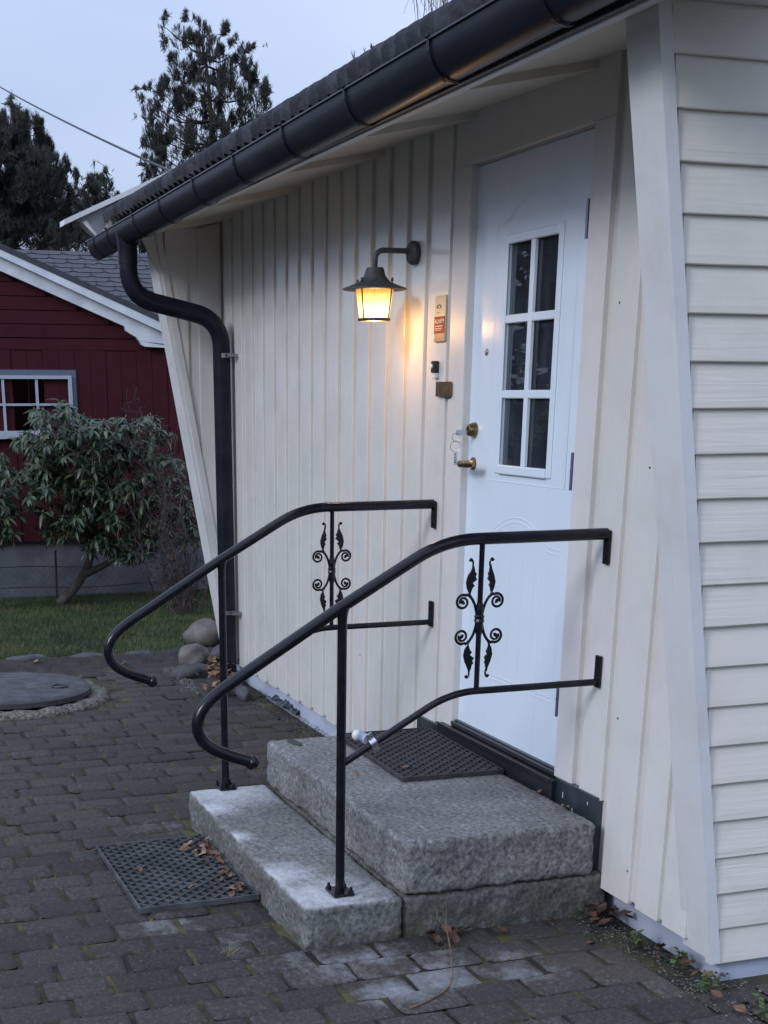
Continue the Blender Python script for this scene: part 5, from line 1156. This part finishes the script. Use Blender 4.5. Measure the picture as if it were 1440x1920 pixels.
# ================================================================== TREES
m_ned = mat('pine_needles', (.03, .05, .035), .7); noisy(m_ned, [(.012, .020, .016), (.032, .044, .036), (.06, .072, .062)], scale=1.6, detail=4)  # needle tones greyed and paled: distance haze put into the colour
m_tb = simple_noise('pine_bark', [(.025, .02, .018), (.06, .045, .038)], .9, 0, scale=4, vec=(1, 1, .3))
def pine(name, x, blobs, trunkpts, label, dens, seed, depth=.9, tuft_len=.12, tw=.0055, cut=-.10, main_d=.62, group='pines behind the houses'):
    rn = random.Random(seed); base = trunkpts[0][0]; o = empty(name, base, label, 'tree', group)
    B0 = Vector(base); tr = MB(); tp = crom([Vector(p_) - B0 for p_, _ in trunkpts], 4); n = len(tp)
    rads = []; R0 = [r for _, r in trunkpts]
    for i in range(n):
        f_ = i / (n - 1) * (len(R0) - 1); a_ = int(min(f_, len(R0) - 2)); rads.append(R0[a_] + (R0[a_ + 1] - R0[a_]) * (f_ - a_))
    tr.tube(tp, rads, 8)
    fo = MB(); allb = []
    for (by, bz, br_) in blobs:
        allb.append((by, bz, br_, 1.0, True))
        for _ in range(7 if br_ > .15 else 3):
            a_ = rn.uniform(-.5, 3.64); allb.append((by + br_ * .95 * math.cos(a_), bz + br_ * 1.0 * math.sin(a_) + .05, br_ * rn.uniform(.2, .36), 2.2, False))
    for (by, bz, br_, elo, main_) in allb:
        c0 = Vector((x + rn.uniform(-depth, depth), by, bz)) - B0
        # limb from the trunk, starting lower
        if not main_: dn_ = 2.2
        else: dn_ = main_d
        cand = [p_ for p_ in tp if p_.z < c0.z - .15 * abs(c0.y - tp[0].y)] or [tp[0]]
        st_ = min(cand, key=lambda p_: (p_ - c0).length + .4 * abs(p_.z - c0.z + .3))
        mid = (st_ + c0) / 2 + Vector((0, 0, -.15 * (c0 - st_).length))
        lp_ = crom([st_, mid, c0], 4)
        if main_: tr.tube(lp_, [.035 - .026 * i / (len(lp_) - 1) for i in range(len(lp_))], 5, False)
        nt_ = int(dens * dn_ * (br_ / .4) ** 2)
        for _ in range(nt_):
            th = rn.random() * 6.28; u_ = rn.random() ** .36; ph_ = rn.uniform(-1, 1)
            p_ = c0 + Vector((br_ * u_ * math.sqrt(1 - ph_ * ph_) * math.cos(th) * 1.2, br_ * u_ * math.sqrt(1 - ph_ * ph_) * math.sin(th), br_ * u_ * ph_ * elo))
            if noise.noise((p_ + B0) * 2.6) < -.12 or noise.noise((p_ + B0) * 6) < cut: continue
            ax = (Vector(((p_ - c0).x, (p_ - c0).y, (p_ - c0).z)) * 1.2 + Vector((0, 0, br_ * 1.5)) + Vector((rn.gauss(0, .1), rn.gauss(0, .1), 0))).normalized()
            u1 = ax.orthogonal().normalized(); u2 = ax.cross(u1)
            if rn.random() < .4: tr.tube([p_ - ax * tuft_len * 1.6, p_], .008, 3, False)
            for k in range(rn.randint(8, 12)):
                a = rn.random() * 6.28; sp_ = rn.uniform(.2, .9); dd = (ax + (u1 * math.cos(a) + u2 * math.sin(a)) * sp_).normalized()
                b_ = p_ - ax * tuft_len * rn.uniform(0, 1.1); L_ = tuft_len * rn.uniform(.6, 1.1); s_ = dd.orthogonal().normalized(); s_ = (Matrix.Rotation(rn.random() * 3.14, 3, dd) @ s_) * tw
                fo.add([b_ - s_, b_ + s_, b_ + dd * L_], [(0, 1, 2)])
    tr.build('trunk', m_tb, o, smooth=True); fo.build('crown', m_ned, o, recalc=False); return o
RP = [(8.85, 11.76, 0.21), (9.04, 11.3, 0.34), (9.19, 10.84, 0.37), (9.63, 11.54, 0.28), (9.67, 11.01, 0.4), (10.07, 11.24, 0.31), (10.14, 10.63, 0.47), (10.71, 10.53, 0.47), (11.12, 10.97, 0.28), (10.88, 11.22, 0.22), (11.28, 10.22, 0.32), (10.53, 9.97, 0.55), (11.19, 9.73, 0.44), (9.72, 10.06, 0.5), (9.17, 10.16, 0.34), (9.38, 9.35, 0.55), (8.75, 9.73, 0.39), (8.28, 9.84, 0.28), (8.0, 9.96, 0.18), (8.11, 9.42, 0.28), (8.41, 9.02, 0.41), (8.15, 8.45, 0.34), (8.88, 8.63, 0.5), (9.69, 8.53, 0.6), (10.52, 8.99, 0.63), (11.01, 9.15, 0.4), (8.22, 8.04, 0.28), (8.69, 7.92, 0.47), (9.34, 7.8, 0.48), (10.0, 7.97, 0.48), (8.04, 7.68, 0.16), (10.8, 8.2, .5), (11.3, 8.8, .4)]
LP = [(3.45, 8.42, 0.19), (3.48, 8.01, 0.34), (3.2, 7.75, 0.47), (3.73, 7.66, 0.43), (3.01, 7.02, 0.68), (3.81, 6.94, 0.61), (4.31, 7.2, 0.38), (4.34, 6.71, 0.52), (4.61, 6.97, 0.19), (3.36, 6.18, 0.75), (4.17, 6.09, 0.62), (4.73, 6.23, 0.3), (2.64, 5.54, 0.55), (2.92, 5.67, 0.55), (3.73, 5.64, 0.48), (4.49, 5.6, 0.42), (2.54, 7.72, 0.53), (2.2, 6.75, 0.67), (3.2, 6.6, .8), (2.9, 7.3, .6), (4.0, 6.5, .6), (3.5, 5.9, .7)]
MPB = [(6.06, 7.38, 0.22), (6.35, 7.22, 0.21), (5.82, 7.07, 0.24), (5.58, 6.79, 0.3), (6.25, 6.68, 0.3), (6.55, 6.72, 0.15), (5.55, 6.25, 0.45), (6.15, 6.14, 0.42), (6.75, 5.95, 0.42), (7.17, 5.76, 0.21), (5.08, 5.9, 0.45), (5.82, 5.72, 0.36), (6.43, 5.73, 0.3), (5.45, 7.12, 0.21), (7.5, 5.6, .4), (8.0, 5.5, .4), (5.2, 6.0, .5), (5.9, 6.4, .45), (6.6, 6.2, .4), (5.0, 5.3, .6), (6.2, 5.3, .6)]
pine('pine_tree', -40, RP, [((-40, 10.1, -.2), .22), ((-40, 10.05, 5), .16), ((-40, 10.0, 8), .10), ((-40, 9.9, 10.3), .05), ((-40, 9.65, 11.6), .02)], 'airy pine with an open pointed crown rising above the roof edge', 800, 21, cut=.02, main_d=.5)
pine('pine_tree', -35, LP, [((-35, 3.1, -.2), .25), ((-35, 3.1, 4), .20), ((-35, 3.2, 6.2), .12), ((-35, 3.45, 8.2), .03)], 'dense dark pine at the left edge of the sky', 1000, 22)
pine('pine_tree', -38, MPB, [((-38, 6.2, -.2), .2), ((-38, 6.2, 4), .14), ((-38, 6.15, 6.2), .08), ((-38, 6.15, 7.3), .03)], 'short round headed pine between the two tall ones', 900, 23)
pine('pine_tree', -25, [(9.15, 8.28, .10), (9.18, 8.12, .12), (9.3, 8.0, .15), (9.1, 7.5, .5)], [((-25, 9.15, -.2), .15), ((-25, 9.15, 6), .06), ((-25, 9.15, 8.2), .01)], 'pine of which only the topmost shoot shows over the roof', 40, 24, .1, .11)
# far tree belt behind the outbuilding (trunk gaps)
# birch
m_birch = simple_noise('birch_twigs', [(.06, .045, .045), (.15, .12, .12)], .8, 0, scale=6)
bi = empty('birch_tree', (-20, 9.4, -.1), 'bare birch whose hanging twigs show at the top above the roof', 'tree')
q = MB(); q.tube([(0, 0, -.1), (0, -.1, 5), (.1, -.3, 9), (0, -.5, 11)], [.16, .12, .07, .02], 8); q.build('trunk', m_birch, bi, smooth=True)
q = MB(); rb = random.Random(4)
for k in range(46):
    z_ = rb.uniform(8.0, 9.6); st_ = Vector((rb.uniform(-.4, .4), -.35, z_)); e1 = st_ + Vector((rb.uniform(-.4, .4), rb.uniform(-1.0, -.2), rb.uniform(-.1, .5)))
    pts = crom([st_, (st_ + e1) / 2 + Vector((0, 0, .15)), e1, e1 + Vector((rb.uniform(-.1, .1), rb.uniform(-.2, .05), -.6)), e1 + Vector((rb.uniform(-.1, .1), rb.uniform(-.2, .1), -rb.uniform(.9, 1.5)))], 4)
    q.tube(pts, [.016 - .0125 * i / len(pts) for i in range(len(pts))], 4, False)
    for i in range(6, len(pts), 2): q.tube([pts[i], pts[i] + Vector((rb.uniform(-.1, .1), rb.uniform(-.12, .12), -rb.uniform(.1, .35)))], .0032, 3, False)
q.build('branches', m_birch, bi)
# garden trees on the open side, behind the viewpoint (they bound the sky that lights the wall and show in the door glass)
m_sp = mat('spruce_needles', (.02, .03, .02), .8)
def spruce(loc, h_, seed, label):
    rn = random.Random(seed); o = empty('garden_spruce', loc, label, 'tree', 'spruces across the garden'); tr = MB(); tr.tube([(0, 0, -.1), (0, 0, h_)], [.16, .02], 7); tr.build('trunk', m_tb, o)
    f = MB(); z_ = .5
    while z_ < h_:
        R0_ = (1 - z_ / h_) * h_ * .27 + .1
        for k in range(9):
            a = rn.random() * 6.28
            for j in range(9):
                r_ = R0_ * (j + 1) / 9; c_ = Vector((math.cos(a) * r_, math.sin(a) * r_, z_ - .28 * r_)); s_ = .10
                f.add([c_ + Vector((rn.gauss(0, s_), rn.gauss(0, s_), rn.gauss(0, s_ * .6))) for _ in range(3)], [(0, 1, 2)])
                f.add([c_ + Vector((rn.gauss(0, s_), rn.gauss(0, s_), rn.gauss(-.1, s_ * .8))) for _ in range(3)], [(0, 1, 2)])
        z_ += .2
    f.build('crown', m_sp, o, recalc=False); return o
sp0 = spruce((-10, -15, -.05), 6.5, 1, 'spruce in the row across the garden')
for i, (x, y, s) in enumerate([(-7.5, -16, 1.1), (-5, -15, .95), (-2.4, -16.5, 1.15), (0, -15.5, 1.0), (2.6, -16, 1.1), (5.2, -15, .95), (8, -15.5, 1.1), (10.5, -14, 1.0), (12.5, -11.5, 1.05), (14, -8.5, 1.0), (15, -5.5, 1.1), (15.5, -2.0, .95), (16, 1.5, 1.1), (-12.8, -13.5, 1.0), (-14.8, -11, 1.1), (-15.2, -8.6, 1.2), (-17, -9.6, 1.3)]):
    r_ = sp0.copy(); COL.objects.link(r_); r_.location = (x, y, -.05); r_.scale = (s, s, s); r_.rotation_euler = (0, 0, i * 1.3)
    for ch in list(sp0.children):
        c_ = ch.copy(); COL.objects.link(c_); c_.parent = r_

# overhead cable
m_cab = mat('cable_black', (.02, .02, .025), .6)
q = MB(); A_ = Vector((-4.5, -.12, 2.93)); Bp = Vector((-14.0, .209, 5.06)); ext = A_ + (Bp - A_) * 2.3
pts = []
for k in range(41):
    t_ = k / 40; p_ = A_.lerp(ext, t_); s_ = (Bp - A_).length / (ext - A_).length
    # sag measured against the chord between the house and the far pole
    p_.z -= .30 * 4 * t_ * (1 - t_) * .35
    p_.z += .30 * 4 * s_ * (1 - s_) * .35 * (t_ / s_); pts.append(p_)
q.tube(pts, .008, 6, False); tag(q.build('overhead_cable', m_cab, smooth=True), 'thin black overhead cable slanting down across the sky to the roof', 'cable')

bpy.context.view_layer.update()
